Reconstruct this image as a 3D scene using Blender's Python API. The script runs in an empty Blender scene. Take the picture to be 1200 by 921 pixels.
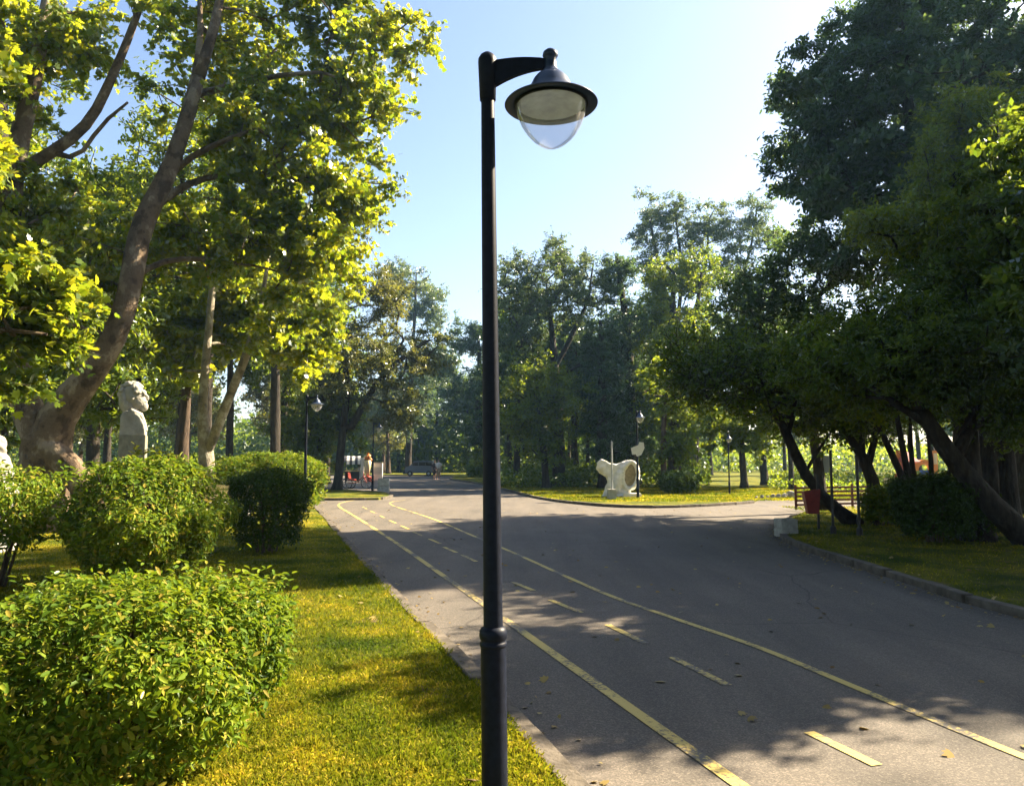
import bpy, bmesh, math, random
import numpy as np
from mathutils import Vector, Matrix, Euler

R = math.radians
SC = bpy.context.scene
COL = SC.collection
CAMZ, FPX, PITCH = 1.6, 900.0, R(5.05)
cp, sp_ = math.cos(PITCH), math.sin(PITCH)
LZ = 0.08                      # lawn level above the asphalt

def ray(px, py):
    cx, cy = (px-600)/FPX, -(py-460.5)/FPX
    return Vector((cx, cp-sp_*cy, sp_+cp*cy))
def P(px, py, D):
    d = ray(px, py); return Vector((0, 0, CAMZ)) + d*(D/d.y)
def G(px, py, z=0.0):
    d = ray(px, py); return Vector((0, 0, CAMZ)) + d*((z-CAMZ)/d.z)

# ------------------------------------------------------------------ tagging
def tag(o, label=None, cat=None, group=None, kind=None):
    if label: o['label'] = label
    if cat: o['category'] = cat
    if group: o['group'] = group
    if kind: o['kind'] = kind
    return o
def link(name, me, mats=None, parent=None):
    o = bpy.data.objects.new(name, me); COL.objects.link(o)
    if mats is not None:
        for m in (mats if isinstance(mats, (list, tuple)) else [mats]): me.materials.append(m)
    if parent: o.parent = parent
    return o
def thing(name, label, cat, loc=(0, 0, 0), rz=0, group=None):
    o = bpy.data.objects.new(name, None); COL.objects.link(o)
    o.location = loc; o.rotation_euler = (0, 0, rz); o.empty_display_size = .1
    return tag(o, label, cat, group)
def dup(root, loc, rz=0, scale=None, label=None, group=None):
    def cp_(o, parent):
        c = o.copy(); COL.objects.link(c)
        if parent: c.parent = parent
        for ch in list(o.children): cp_(ch, c)
        return c
    r = cp_(root, None); r.location = loc; r.rotation_euler = (0, 0, rz)
    if scale is not None: r.scale = (scale,)*3 if not isinstance(scale, (tuple, list)) else scale
    if label: r['label'] = label
    if group: r['group'] = group
    return r

# ------------------------------------------------------------------ bmesh helpers
def fin(name, bm, mat, parent=None, smooth=False, bevel=0):
    if bevel:
        bmesh.ops.bevel(bm, geom=[e for e in bm.edges], offset=bevel, segments=2, affect='EDGES', clamp_overlap=True)
    bmesh.ops.recalc_face_normals(bm, faces=bm.faces)
    me = bpy.data.meshes.new(name); bm.to_mesh(me); bm.free()
    if smooth:
        me.polygons.foreach_set('use_smooth', [True]*len(me.polygons))
    return link(name, me, mat, parent)
def box(bm, c, s, rot=None):
    m = Matrix.Translation(Vector(c))
    if rot: m = m @ Euler(rot).to_matrix().to_4x4()
    m = m @ Matrix.Diagonal((s[0], s[1], s[2], 1))
    return bmesh.ops.create_cube(bm, size=1, matrix=m)
def tube(bm, pts, rad, seg=8, cap=True, rough=0):
    pts = [Vector(p) for p in pts]
    if not isinstance(rad, (list, tuple)): rad = [rad]*len(pts)
    rings = []; n0 = None
    for i, p in enumerate(pts):
        t = (pts[min(i+1, len(pts)-1)] - pts[max(i-1, 0)]).normalized()
        if n0 is None:
            n0 = t.orthogonal().normalized()
        n0 = (n0 - t*n0.dot(t)).normalized(); b = t.cross(n0)
        rings.append([bm.verts.new(p + (n0*math.cos(a)+b*math.sin(a))*rad[i]*(1+rough*(.8*math.sin(2*a+i*.45+rough*99)+.6*math.sin(3*a-i*.8)+.5*math.sin(5*a+i*1.3)))) for a in [2*math.pi*k/seg for k in range(seg)]])
    for a, b in zip(rings, rings[1:]):
        for k in range(seg): bm.faces.new((a[k], a[(k+1) % seg], b[(k+1) % seg], b[k]))
    if cap:
        bm.faces.new(rings[0][::-1]); bm.faces.new(rings[-1])
def lathe(bm, prof, seg=40, c=(0, 0, 0), cap=False):
    c = Vector(c); rings = []
    for r, z in prof:
        rings.append([bm.verts.new(c+Vector((max(r, 1e-4)*math.cos(a), max(r, 1e-4)*math.sin(a), z))) for a in [2*math.pi*k/seg for k in range(seg)]])
    for a, b in zip(rings, rings[1:]):
        for k in range(seg): bm.faces.new((a[k], a[(k+1) % seg], b[(k+1) % seg], b[k]))
    if cap:
        bm.faces.new(rings[0][::-1]); bm.faces.new(rings[-1])
def ellip(bm, c, s, rot=None, sub=3):
    m = Matrix.Translation(Vector(c))
    if rot: m = m @ Euler(rot).to_matrix().to_4x4()
    m = m @ Matrix.Diagonal((s[0], s[1], s[2], 1))
    bmesh.ops.create_icosphere(bm, subdivisions=sub, radius=1, matrix=m)
def prism(bm, poly, z0, z1):
    lo = [bm.verts.new((p[0], p[1], z0)) for p in poly]; hi = [bm.verts.new((p[0], p[1], z1)) for p in poly]
    n = len(poly); bm.faces.new(lo[::-1]); bm.faces.new(hi)
    for k in range(n): bm.faces.new((lo[k], lo[(k+1) % n], hi[(k+1) % n], hi[k]))
def profile_x(bm, prof, x0, x1):
    """(y, z) outline extruded along x"""
    a = [bm.verts.new((x0, p[0], p[1])) for p in prof]; b = [bm.verts.new((x1, p[0], p[1])) for p in prof]
    n = len(prof); bm.faces.new(a[::-1]); bm.faces.new(b)
    for k in range(n): bm.faces.new((a[k], a[(k+1) % n], b[(k+1) % n], b[k]))
def sculpt(name, build, voxel, mat, parent=None, noise=0, nscale=6.0, smooth_it=2):
    bm = bmesh.new(); build(bm)
    me = bpy.data.meshes.new(name); bm.to_mesh(me); bm.free()
    o = bpy.data.objects.new(name, me); COL.objects.link(o)
    m = o.modifiers.new('r', 'REMESH'); m.mode = 'VOXEL'; m.voxel_size = voxel
    if smooth_it:
        s = o.modifiers.new('s', 'SMOOTH'); s.iterations = smooth_it; s.factor = .5
    dg = bpy.context.evaluated_depsgraph_get()
    me2 = bpy.data.meshes.new_from_object(o.evaluated_get(dg)); me2.name = name
    bpy.data.objects.remove(o)
    if noise:
        n = len(me2.vertices); co = np.empty(n*3, 'f'); me2.vertices.foreach_get('co', co); co = co.reshape(-1, 3)
        q = co*nscale
        d = np.stack([np.sin(q[:, 1]*1.3+q[:, 2]*2.1)*np.cos(q[:, 0]*1.7), np.sin(q[:, 2]*1.9+q[:, 0])*np.cos(q[:, 1]*2.3), np.sin(q[:, 0]*2.2+q[:, 1]*1.1)*.6], 1)
        co += d*noise; me2.vertices.foreach_set('co', co.ravel().astype('f'))
    me2.polygons.foreach_set('use_smooth', [True]*len(me2.polygons))
    o = link(name, me2, None, parent); me2.materials.clear(); me2.materials.append(mat)
    return o

# ------------------------------------------------------------------ materials
def newmat(name):
    m = bpy.data.materials.new(name); m.use_nodes = True
    nt = m.node_tree; nt.nodes.clear(); out = nt.nodes.new('ShaderNodeOutputMaterial')
    return m, nt, out
def N(nt, typ, ins=None, **kw):
    n = nt.nodes.new(typ)
    for k, v in kw.items(): setattr(n, k, v)
    for k, v in (ins or {}).items():
        if hasattr(v, 'links') or isinstance(v, bpy.types.NodeSocket): nt.links.new(v, n.inputs[k])
        else: n.inputs[k].default_value = v
    return n
def c4(c): return (c[0], c[1], c[2], 1)
def ramp(nt, fac, stops, interp='LINEAR'):
    r = nt.nodes.new('ShaderNodeValToRGB'); r.color_ramp.interpolation = interp
    el = r.color_ramp.elements
    while len(el) < len(stops): el.new(.5)
    for e, (p, c) in zip(el, stops): e.position = p; e.color = c4(c)
    nt.links.new(fac, r.inputs[0]); return r.outputs[0]
def mixc(nt, f, a, b, blend='MIX'):
    m = nt.nodes.new('ShaderNodeMix'); m.data_type = 'RGBA'; m.blend_type = blend
    for i, v in ((0, f), (6, a), (7, b)):
        if isinstance(v, bpy.types.NodeSocket): nt.links.new(v, m.inputs[i])
        else: m.inputs[i].default_value = c4(v) if isinstance(v, (tuple, list)) else v
    return m.outputs[2]
def noise(nt, vec, scale, detail=4, rough=.55):
    return N(nt, 'ShaderNodeTexNoise', {'Vector': vec, 'Scale': scale, 'Detail': detail, 'Roughness': rough}).outputs[0]
def simple(name, col, rough=.6, metal=0, var=.25, nscale=8, bump=.0, spec=.5):
    m, nt, out = newmat(name)
    tc = N(nt, 'ShaderNodeTexCoord').outputs['Object']
    f = noise(nt, tc, nscale, 5)
    dark = tuple(c*(1-var) for c in col); lite = tuple(min(1, c*(1+var)) for c in col)
    c = ramp(nt, f, [(.3, dark), (.7, lite)])
    b = N(nt, 'ShaderNodeBsdfPrincipled', {'Base Color': c, 'Roughness': rough, 'Metallic': metal, 'Specular IOR Level': spec})
    if bump:
        h = noise(nt, tc, nscale*6, 4)
        bp = N(nt, 'ShaderNodeBump', {'Height': h, 'Strength': bump, 'Distance': .02})
        nt.links.new(bp.outputs[0], b.inputs['Normal'])
    nt.links.new(b.outputs[0], out.inputs[0]); return m
def leafmat(name, cols, tcol, trans=.45, gloss=.06, rough=.4):
    """cols: diffuse colours picked at random per leaf; tcol: two transmission colours"""
    m, nt, out = newmat(name)
    geo = N(nt, 'ShaderNodeNewGeometry')
    rnd = geo.outputs['Random Per Island']
    k = len(cols)
    c = ramp(nt, rnd, [(i/max(1, k-1), cc) for i, cc in enumerate(cols)])
    w = N(nt, 'ShaderNodeTexWhiteNoise', {'W': rnd}, noise_dimensions='1D').outputs[0]
    t = ramp(nt, w, [(0, tcol[0]), (1, tcol[1])])
    tc = N(nt, 'ShaderNodeTexCoord').outputs['Object']
    big = noise(nt, tc, .55, 2)
    k1 = ramp(nt, big, [(.35, (.75, .8, .8)), (.65, (1.2, 1.12, 1))])
    c = mixc(nt, 1.0, c, k1, 'MULTIPLY'); t = mixc(nt, 1.0, t, k1, 'MULTIPLY')
    d = N(nt, 'ShaderNodeBsdfDiffuse', {'Color': c}); tr = N(nt, 'ShaderNodeBsdfTranslucent', {'Color': t})
    gl = N(nt, 'ShaderNodeBsdfGlossy', {'Color': (.9, .95, 1, 1), 'Roughness': rough})
    m1 = N(nt, 'ShaderNodeMixShader', {0: trans, 1: d.outputs[0], 2: tr.outputs[0]})
    lw = N(nt, 'ShaderNodeLayerWeight', {'Blend': .25})
    mm = N(nt, 'ShaderNodeMath', {0: lw.outputs['Fresnel'], 1: gloss*3}, operation='MULTIPLY')
    m2 = N(nt, 'ShaderNodeMixShader', {0: mm.outputs[0], 1: m1.outputs[0], 2: gl.outputs[0]})
    nt.links.new(m2.outputs[0], out.inputs[0]); return m
def barkmat(name, a, b, c=None, scale=3, plane=False):
    m, nt, out = newmat(name)
    tc = N(nt, 'ShaderNodeTexCoord').outputs['Object']
    mp = N(nt, 'ShaderNodeMapping', {'Vector': tc, 'Scale': (1, 1, .8 if plane else .25)}).outputs[0]
    f = noise(nt, mp, scale*(1 if plane else 4), 6, .6)
    if plane:
        col = ramp(nt, f, [(.40, a), (.47, b), (.53, b), (.60, c)], 'LINEAR')
    else:
        col = ramp(nt, f, [(.35, a), (.65, b)])
    h = noise(nt, mp, scale*9, 6, .7)
    col = mixc(nt, .5, col, ramp(nt, h, [(.3, (.55, .55, .55)), (.7, (1.2, 1.2, 1.2))]), 'MULTIPLY')
    bp = N(nt, 'ShaderNodeBump', {'Height': h, 'Strength': 1.0, 'Distance': .07})
    s = N(nt, 'ShaderNodeBsdfPrincipled', {'Base Color': col, 'Roughness': .85, 'Normal': bp.outputs[0], 'Specular IOR Level': .2})
    nt.links.new(s.outputs[0], out.inputs[0]); return m

M = {}
M['plane_leaf'] = leafmat('plane_leaf', [(0.046, 0.098, 0.016), (0.078, 0.143, 0.018), (0.130, 0.195, 0.023), (0.195, 0.221, 0.026)], [(0.225, 0.350, 0.015), (0.550, 0.525, 0.022)], .60)
M['bright_leaf'] = leafmat('bright_leaf', [(0.057, 0.103, 0.014), (0.103, 0.161, 0.017), (0.184, 0.218, 0.021)], [(0.299, 0.414, 0.016), (0.575, 0.552, 0.023)], .55)
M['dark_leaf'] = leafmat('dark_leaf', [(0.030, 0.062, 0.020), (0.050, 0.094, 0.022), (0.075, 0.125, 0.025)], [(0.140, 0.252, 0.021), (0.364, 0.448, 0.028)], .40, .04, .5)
M['mid_leaf'] = leafmat('mid_leaf', [(0.045, 0.081, 0.021), (0.075, 0.125, 0.025), (0.119, 0.169, 0.027)], [(0.221, 0.351, 0.023), (0.494, 0.546, 0.026)], .45, .045, .5)
M['olive_leaf'] = leafmat('olive_leaf', [(0.048, 0.066, 0.024), (0.084, 0.108, 0.036), (0.144, 0.156, 0.048)], [(0.182, 0.221, 0.039), (0.364, 0.338, 0.052)], .4, .08)
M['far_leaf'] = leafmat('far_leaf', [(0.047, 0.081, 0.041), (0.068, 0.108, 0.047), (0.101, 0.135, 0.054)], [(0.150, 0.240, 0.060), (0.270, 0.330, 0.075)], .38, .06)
M['flare_blue_leaf'] = leafmat('flare_blue_leaf', [(0.029, 0.057, 0.039), (0.044, 0.081, 0.052), (0.065, 0.107, 0.058)], [(0.112, 0.210, 0.056), (0.224, 0.336, 0.070)], .36, .06, .5)  # lens-flare blue put into the leaf colour
M['yellow_leaf'] = leafmat('yellow_leaf', [(.08, .11, .015), (.13, .16, .018)], [(.40, .44, .02), (.60, .55, .02)], .6)
M['hedge_leaf'] = leafmat('hedge_leaf', [(0.033, 0.065, 0.010), (0.058, 0.111, 0.013), (0.098, 0.163, 0.017), (0.169, 0.221, 0.023), (0.260, 0.195, 0.039)], [(0.208, 0.351, 0.016), (0.390, 0.468, 0.019)], .28, .03, .5)
M['hedge_dark'] = leafmat('hedge_dark', [(.02, .042, .012), (.035, .065, .014), (.05, .09, .015)], [(.07, .13, .012), (.12, .17, .014)], .25, .04, .5)
M['bark_plane'] = barkmat('bark_plane', (.085, .060, .040), (.18, .13, .085), (.34, .27, .19), 2.2, True)
M['bark_pale'] = barkmat('bark_pale', (.15, .13, .10), (.32, .28, .21), (.52, .48, .40), 2.5, True)
M['bark_dark'] = barkmat('bark_dark', (.022, .018, .014), (.07, .057, .043))
M['bark_brown'] = barkmat('bark_brown', (.05, .035, .025), (.14, .10, .07))
M['pole_paint'] = simple('pole_paint', (.008, .011, .022), .45, 0, .35, 30, .05, .15)  # black paint with a little lens-flare blue in its colour
M['flare_blue_paint'] = simple('flare_blue_paint', (.010, .026, .075), .4, 0, .15, 20)  # black lamp head, tinted with the blue of lens flare
M['stone'] = simple('stone', (.31, .295, .25), .85, 0, .22, 5, .5, .2)
M['marble'] = simple('marble', (.74, .71, .63), .8, 0, .15, 5, .5, .2)
M['stone_grey'] = simple('stone_grey', (.22, .21, .16), .9, 0, .3, 7, .5, .2)
M['stone_tan'] = simple('stone_tan', (.34, .28, .18), .9, 0, .3, 9, .6, .2)
M['kerbstone'] = simple('kerbstone', (.115, .098, .078), .9, 0, .45, 5, .6, .2)
M['concrete'] = simple('concrete', (.38, .37, .33), .9, 0, .25, 9, .4, .2)
M['white_paint'] = simple('white_paint', (.62, .62, .60), .5, 0, .08, 6)
M['grey_metal'] = simple('grey_metal', (.42, .43, .44), .4, .4, .12, 12)
M['dark_metal'] = simple('dark_metal', (.03, .03, .03), .5, .2, .2, 12)
M['red_paint'] = simple('red_paint', (.22, .025, .018), .5, 0, .25, 8)
M['brown_wood'] = simple('brown_wood', (.12, .035, .022), .75, 0, .3, 10, .3)
M['bench_wood'] = simple('bench_wood', (.45, .36, .16), .7, 0, .25, 10, .3)
M['orange'] = simple('orange', (.60, .20, .03), .45, 0, .08, 5)
M['blue'] = simple('blue', (.03, .09, .42), .45, 0, .1, 5)
M['cream'] = simple('cream', (.62, .50, .30), .55, 0, .12, 6)
M['red_plastic'] = simple('red_plastic', (.36, .05, .03), .45, 0, .1, 5)
M['silver'] = simple('silver', (.45, .48, .5), .3, .3, .06, 5)
M['shaded_van_paint'] = simple('shaded_van_paint', (.16, .18, .2), .4, .2, .06, 5)  # silver made darker: tree shade put into the colour
M['dark_glass'] = simple('dark_glass', (.015, .018, .022), .1, 0, .1, 4)
M['rubber'] = simple('rubber', (.02, .02, .02), .8, 0, .2, 20)
M['skin'] = simple('skin', (.38, .22, .15), .6, 0, .08, 8)
M['shirt_white'] = simple('shirt_white', (.60, .59, .56), .85, 0, .08, 10)
M['cloth_dark'] = simple('cloth_dark', (.035, .035, .045), .9, 0, .2, 10)
M['cloth_tan'] = simple('cloth_tan', (.28, .22, .16), .9, 0, .15, 10)
M['cloth_red'] = simple('cloth_red', (.40, .05, .04), .9, 0, .15, 10)
M['hair'] = simple('hair', (.03, .02, .015), .7, 0, .2, 20)
M['bowl_interior'] = simple('bowl_interior', (.60, .66, .86), .6, 0, .25, 14)

def asphalt():
    m, nt, out = newmat('asphalt')
    tc = N(nt, 'ShaderNodeTexCoord').outputs['Object']
    big = noise(nt, tc, .35, 5, .6)
    mp = N(nt, 'ShaderNodeMapping', {'Vector': tc, 'Rotation': (0, 0, R(18)), 'Scale': (2.2, .25, 1)}).outputs[0]
    streak = noise(nt, mp, .8, 4, .6)
    col = ramp(nt, big, [(.3, (.104, .093, .080)), (.7, (.146, .126, .105))])
    col = mixc(nt, .5, col, ramp(nt, streak, [(.35, (.66, .67, .68)), (.65, (1.2, 1.18, 1.16))]), 'MULTIPLY')
    fine = N(nt, 'ShaderNodeTexVoronoi', {'Vector': tc, 'Scale': 110.0}).outputs['Color']
    fs = N(nt, 'ShaderNodeSeparateColor', {0: fine}).outputs[0]
    col = mixc(nt, .8, col, ramp(nt, fs, [(0, (.6, .6, .6)), (.8, (1.1, 1.1, 1.1)), (1, (1.7, 1.65, 1.6))]), 'MULTIPLY')
    # hairline cracks
    wob = N(nt, 'ShaderNodeTexNoise', {'Vector': tc, 'Scale': 1.2, 'Detail': 5.0}).outputs['Color']
    wv = mixc(nt, .35, tc, wob, 'ADD')
    vo = N(nt, 'ShaderNodeTexVoronoi', {'Vector': wv, 'Scale': .22}, feature='DISTANCE_TO_EDGE').outputs[0]
    cr = ramp(nt, vo, [(.0, (.45, .45, .45)), (.0035, (1, 1, 1))])
    col = mixc(nt, .8, col, cr, 'MULTIPLY')
    sp = noise(nt, tc, 9, 3, .7)
    col = mixc(nt, 1.0, col, ramp(nt, sp, [(.68, (1, 1, 1)), (.76, (.72, .70, .68))]), 'MULTIPLY')
    hn = noise(nt, tc, 160, 3, .7)
    bp = N(nt, 'ShaderNodeBump', {'Height': hn, 'Strength': .45, 'Distance': .01})
    b = N(nt, 'ShaderNodeBsdfPrincipled', {'Base Color': col, 'Roughness': .8, 'Specular IOR Level': .25, 'Normal': bp.outputs[0]})
    nt.links.new(b.outputs[0], out.inputs[0]); return m
M['asphalt'] = asphalt()

def paintmat():
    m, nt, out = newmat('road_paint')
    tc = N(nt, 'ShaderNodeTexCoord').outputs['Object']
    w = noise(nt, tc, 28, 6, .75); w2 = noise(nt, tc, 1.1, 3, .6)
    ww = N(nt, 'ShaderNodeMath', {0: w, 1: w2}, operation='ADD').outputs[0]
    col = ramp(nt, ww, [(.90, (.10, .09, .075)), (1.01, (.36, .27, .07)), (1.2, (.50, .38, .10))])
    b = N(nt, 'ShaderNodeBsdfPrincipled', {'Base Color': col, 'Roughness': .7})
    nt.links.new(b.outputs[0], out.inputs[0]); return m
M['road_paint'] = paintmat()

def grasscol(nt):
    tc = N(nt, 'ShaderNodeNewGeometry').outputs['Position']
    a = noise(nt, tc, .7, 4, .6); b = noise(nt, tc, 3.2, 4, .65)
    c = ramp(nt, a, [(.34, (.055, .085, .012)), (.47, (.13, .145, .014)), (.62, (.25, .22, .022))])
    c2 = ramp(nt, b, [(.35, (.65, .75, .7)), (.65, (1.25, 1.15, 1.0))])
    return mixc(nt, 1.0, c, c2, 'MULTIPLY'), tc
def lawnmat():
    m, nt, out = newmat('lawn_soil')
    c, tc = grasscol(nt)
    f = noise(nt, tc, 45, 5, .75)
    c = mixc(nt, 1.0, c, ramp(nt, f, [(.3, (.35, .42, .4)), (.62, (1.05, 1.05, 1))]), 'MULTIPLY')
    s = noise(nt, tc, 1.3, 5, .7)
    msk = ramp(nt, s, [(.60, (0, 0, 0)), (.68, (1, 1, 1))])
    c = mixc(nt, msk, c, (.17, .125, .07))
    h = noise(nt, tc, 30, 6, .8)
    bp = N(nt, 'ShaderNodeBump', {'Height': h, 'Strength': .9, 'Distance': .06})
    b = N(nt, 'ShaderNodeBsdfPrincipled', {'Base Color': c, 'Roughness': .95, 'Specular IOR Level': .1, 'Normal': bp.outputs[0]})
    nt.links.new(b.outputs[0], out.inputs[0]); return m
M['lawn'] = lawnmat()
def blademat():
    m, nt, out = newmat('grass_blade')
    c, tc = grasscol(nt)
    rnd = N(nt, 'ShaderNodeNewGeometry').outputs['Random Per Island']
    k = ramp(nt, rnd, [(0, (.6, .75, .8)), (.5, (1.1, 1.1, 1)), (.80, (1.35, 1.2, 1.1)), (1, (2.3, 1.8, 4.0))])
    c = mixc(nt, 1.0, c, k, 'MULTIPLY')
    t = mixc(nt, 1.0, c, (1.5, 1.6, .8), 'MULTIPLY')
    d = N(nt, 'ShaderNodeBsdfDiffuse', {'Color': c}); tr = N(nt, 'ShaderNodeBsdfTranslucent', {'Color': t})
    ms = N(nt, 'ShaderNodeMixShader', {0: .45, 1: d.outputs[0], 2: tr.outputs[0]})
    nt.links.new(ms.outputs[0], out.inputs[0]); return m
M['blade'] = blademat()
def glassmat():
    m, nt, out = newmat('clear_bowl')
    tr = N(nt, 'ShaderNodeBsdfTransparent', {'Color': (.95, .96, .98, 1)})
    gl = N(nt, 'ShaderNodeBsdfGlossy', {'Color': (1, 1, 1, 1), 'Roughness': .06})
    df = N(nt, 'ShaderNodeBsdfDiffuse', {'Color': (.75, .76, .8, 1)})
    lw = N(nt, 'ShaderNodeLayerWeight', {'Blend': .12})
    m1 = N(nt, 'ShaderNodeMixShader', {0: .28, 1: tr.outputs[0], 2: df.outputs[0]})
    fm = N(nt, 'ShaderNodeMath', {0: lw.outputs['Fresnel'], 1: .45}, operation='MULTIPLY')
    m2 = N(nt, 'ShaderNodeMixShader', {0: fm.outputs[0], 1: m1.outputs[0], 2: gl.outputs[0]})
    nt.links.new(m2.outputs[0], out.inputs[0]); return m
M['bowl'] = glassmat()

# ------------------------------------------------------------------ leaves
rng = np.random.default_rng(7)
def unit(v): return v/np.maximum(np.linalg.norm(v, axis=1, keepdims=True), 1e-9)
lob = []
for ang, rr in [(0, 0), (-80, .40), (-62, .66), (-44, .50), (-28, .86), (-13, .66), (0, 1.0), (13, .66), (28, .86), (44, .50), (62, .66), (80, .40)]:
    lob.append((rr*math.cos(R(ang)), rr*math.sin(R(ang)), -.30*rr*rr))
TPL = {
    'lobed': (np.array(lob), [list(range(12))]),
    'oval': (np.array([(0, 0, 0), (.3, .20, .06), (.7, .17, .03), (1, 0, -.12), (.7, -.17, .03), (.3, -.20, .06)]), [[0, 3, 2, 1], [0, 5, 4, 3]]),
    'quad': (np.array([(0, 0, 0), (.5, .30, .05), (1, 0, -.08), (.5, -.30, .05)]), [[0, 3, 2, 1]]),
    'narrow': (np.array([(0, 0, 0), (.5, .15, .03), (1, 0, -.1), (.5, -.15, .03)]), [[0, 3, 2, 1]]),
}
def leafmesh(name, pos, nrm, size, tpl):
    """one mesh of leaves; pos (n,3), nrm preferred normals, size (n,)"""
    V, F = TPL[tpl]; n = len(pos); k = len(V)
    nz = unit(nrm); a = rng.normal(size=(n, 3)); a -= nz*(a*nz).sum(1, keepdims=True); a = unit(a)
    b = np.cross(nz, a)
    co = pos[:, None, :] + size[:, None, None]*(V[None, :, 0, None]*a[:, None] + V[None, :, 1, None]*b[:, None] + V[None, :, 2, None]*nz[:, None])
    co = co.reshape(-1, 3).astype('f')
    me = bpy.data.meshes.new(name)
    me.vertices.add(n*k); me.vertices.foreach_set('co', co.ravel())
    loops = np.concatenate([np.array(f) for f in F]); lens = np.array([len(f) for f in F])
    idx = (np.arange(n)[:, None]*k + loops[None]).ravel().astype('i')
    me.loops.add(len(idx)); me.loops.foreach_set('vertex_index', idx)
    nf = n*len(F); me.polygons.add(nf)
    tot = np.tile(lens, n); st = np.concatenate([[0], np.cumsum(tot)[:-1]])
    me.polygons.foreach_set('loop_start', st.astype('i'))
    me.update(calc_edges=True)
    return me

# ------------------------------------------------------------------ trees
def sampled(pts, rads, step=.4, jit=.03):
    out, rr = [], []
    for i in range(len(pts)-1):
        a, b = Vector(pts[i]), Vector(pts[i+1]); n = max(1, int((b-a).length/step))
        for k in range(n):
            t = k/n; out.append(a.lerp(b, t)+Vector([random.uniform(-jit, jit) for _ in range(3)])); rr.append(rads[i]*(1-t)+rads[i+1]*t)
    out.append(Vector(pts[-1])); rr.append(rads[-1]); 
    # smooth
    for _ in range(2):
        o2 = [out[0]]+[(out[i-1]+out[i]*2+out[i+1])/4 for i in range(1, len(out)-1)]+[out[-1]]
        out = o2
    return out, rr
def grow(name, base, limbs, blobs, nleaf, leaf, tpl, lmat, bmat, label=None, cat='tree', group=None,
         spread=.42, up=.55, ncl=None, seed=1, tip=.012, hollow=2.2, holes=.0, sag=.0, seg=6, twigs=2, root=None):
    """limbs: list of (points, radii), world space; blobs: (centre, (rx,ry,rz), weight)"""
    random.seed(seed); base = Vector(base)
    g = np.random.default_rng(seed)
    pos, par, lim = [], [], []
    for li, (pts, rads) in enumerate(limbs):
        sp, rr = sampled([Vector(p)-base for p in pts], rads)
        if li == 0: prev = -1
        else:
            arr = np.array([tuple(p) for p in pos]); prev = int(np.argmin(np.linalg.norm(arr-np.array(sp[0]), axis=1)))
        for p, r_ in zip(sp, rr):
            pos.append(p); par.append(prev); lim.append(r_); prev = len(pos)-1
    # attractors
    W = sum(b[2] for b in blobs); ncl = ncl or 140
    att = []
    for c, s, w in blobs:
        k = max(2, int(ncl*w/W)); d = unit(g.normal(size=(k*3, 3))); rr = g.random(k*3)**(1/hollow)
        lump = 1+.22*np.sin(d[:, 0]*4.1+seed*1.7+len(att))*np.cos(d[:, 2]*3.7+seed)+.16*np.sin(d[:, 1]*6.3+d[:, 2]*5+seed*.6)
        q = d*(rr*lump)[:, None]*np.array(s)[None]
        cc = np.array(Vector(c)-base)
        q = q+cc
        if holes:
            nz = np.sin(q[:, 0]*1.1+seed)*np.sin(q[:, 1]*1.3+2*seed)+np.sin(q[:, 2]*1.7+q[:, 0]*.8+seed*3)*.8
            q = q[nz > -1.2+holes]
        att.append(q[:k])
    att = np.concatenate(att)
    arr = np.array([tuple(p) for p in pos])
    free = max(1, int(len(limbs[0][0]) and len(sampled(*[limbs[0][0], limbs[0][1]])[0])*.25))
    dd = np.min(np.linalg.norm(att[:, None]-arr[None, ::2], axis=2), axis=1); att = att[np.argsort(dd)]
    A = [tuple(p) for p in pos]; tips = []
    for a in att:
        AR = np.array(A); d = np.linalg.norm(AR-a, axis=1); cost = d + .8*np.maximum(0, AR[:, 2]-a[2]); cost[:free] += 3
        j = int(np.argmin(cost)); p0 = Vector(A[j]); p1 = Vector(a); L = (p1-p0).length
        n = max(1, int(L/.45)); ctl = (p0+p1)/2 + Vector([random.uniform(-.14, .14)*L for _ in range(3)]) + Vector((0, 0, (.06 if L < 2 else .1)*L))
        prev = j
        for q in range(1, n+1):
            t = q/n; pt = p0*(1-t)**2+ctl*2*t*(1-t)+p1*t*t
            pos.append(pt); A.append(tuple(pt)); par.append(prev); lim.append(None); prev = len(pos)-1
        tips.append(prev)
    # twigs at tips
    tw = []
    SA, SB = [], []
    for t in tips:
        pd = (pos[t]-pos[par[t]]); pd = pd.normalized() if pd.length > 1e-6 else Vector((0, 0, 1))
        for ti in range(5+twigs):
            d = Vector([random.gauss(0, 1) for _ in range(3)]).normalized()+pd*.55; d.z = d.z*.65+.08; d.normalize()
            q = pos[t]+d*spread*random.uniform(1.0, 2.3)+Vector((0, 0, -sag*random.random()))
            SA.append(tuple(pos[t])); SB.append(tuple(q))
            if ti < twigs+1: pos.append(q); par.append(t); lim.append(None); tw.append(len(pos)-1)
    n = len(pos); cnt = [0]*n
    kids = [[] for _ in range(n)]
    for i, p in enumerate(par):
        if p >= 0: kids[p].append(i)
    isleaf = [not k for k in kids]
    order = sorted(range(n), key=lambda i: -i)
    for i in order:
        if isleaf[i]: cnt[i] = 1
        if par[i] >= 0: cnt[par[i]] += cnt[i]
    rad = [lim[i] if lim[i] is not None else tip*cnt[i]**.43 for i in range(n)]
    for i in range(n):
        if lim[i] is None and par[i] >= 0: rad[i] = min(rad[i], rad[par[i]]*.95)
    for i in range(n):
        if lim[i] is not None and pos[i].z < 1.4: rad[i] *= 1+.55*math.exp(-max(0, pos[i].z)/.28)
    bm = bmesh.new(); done = [False]*n
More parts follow.
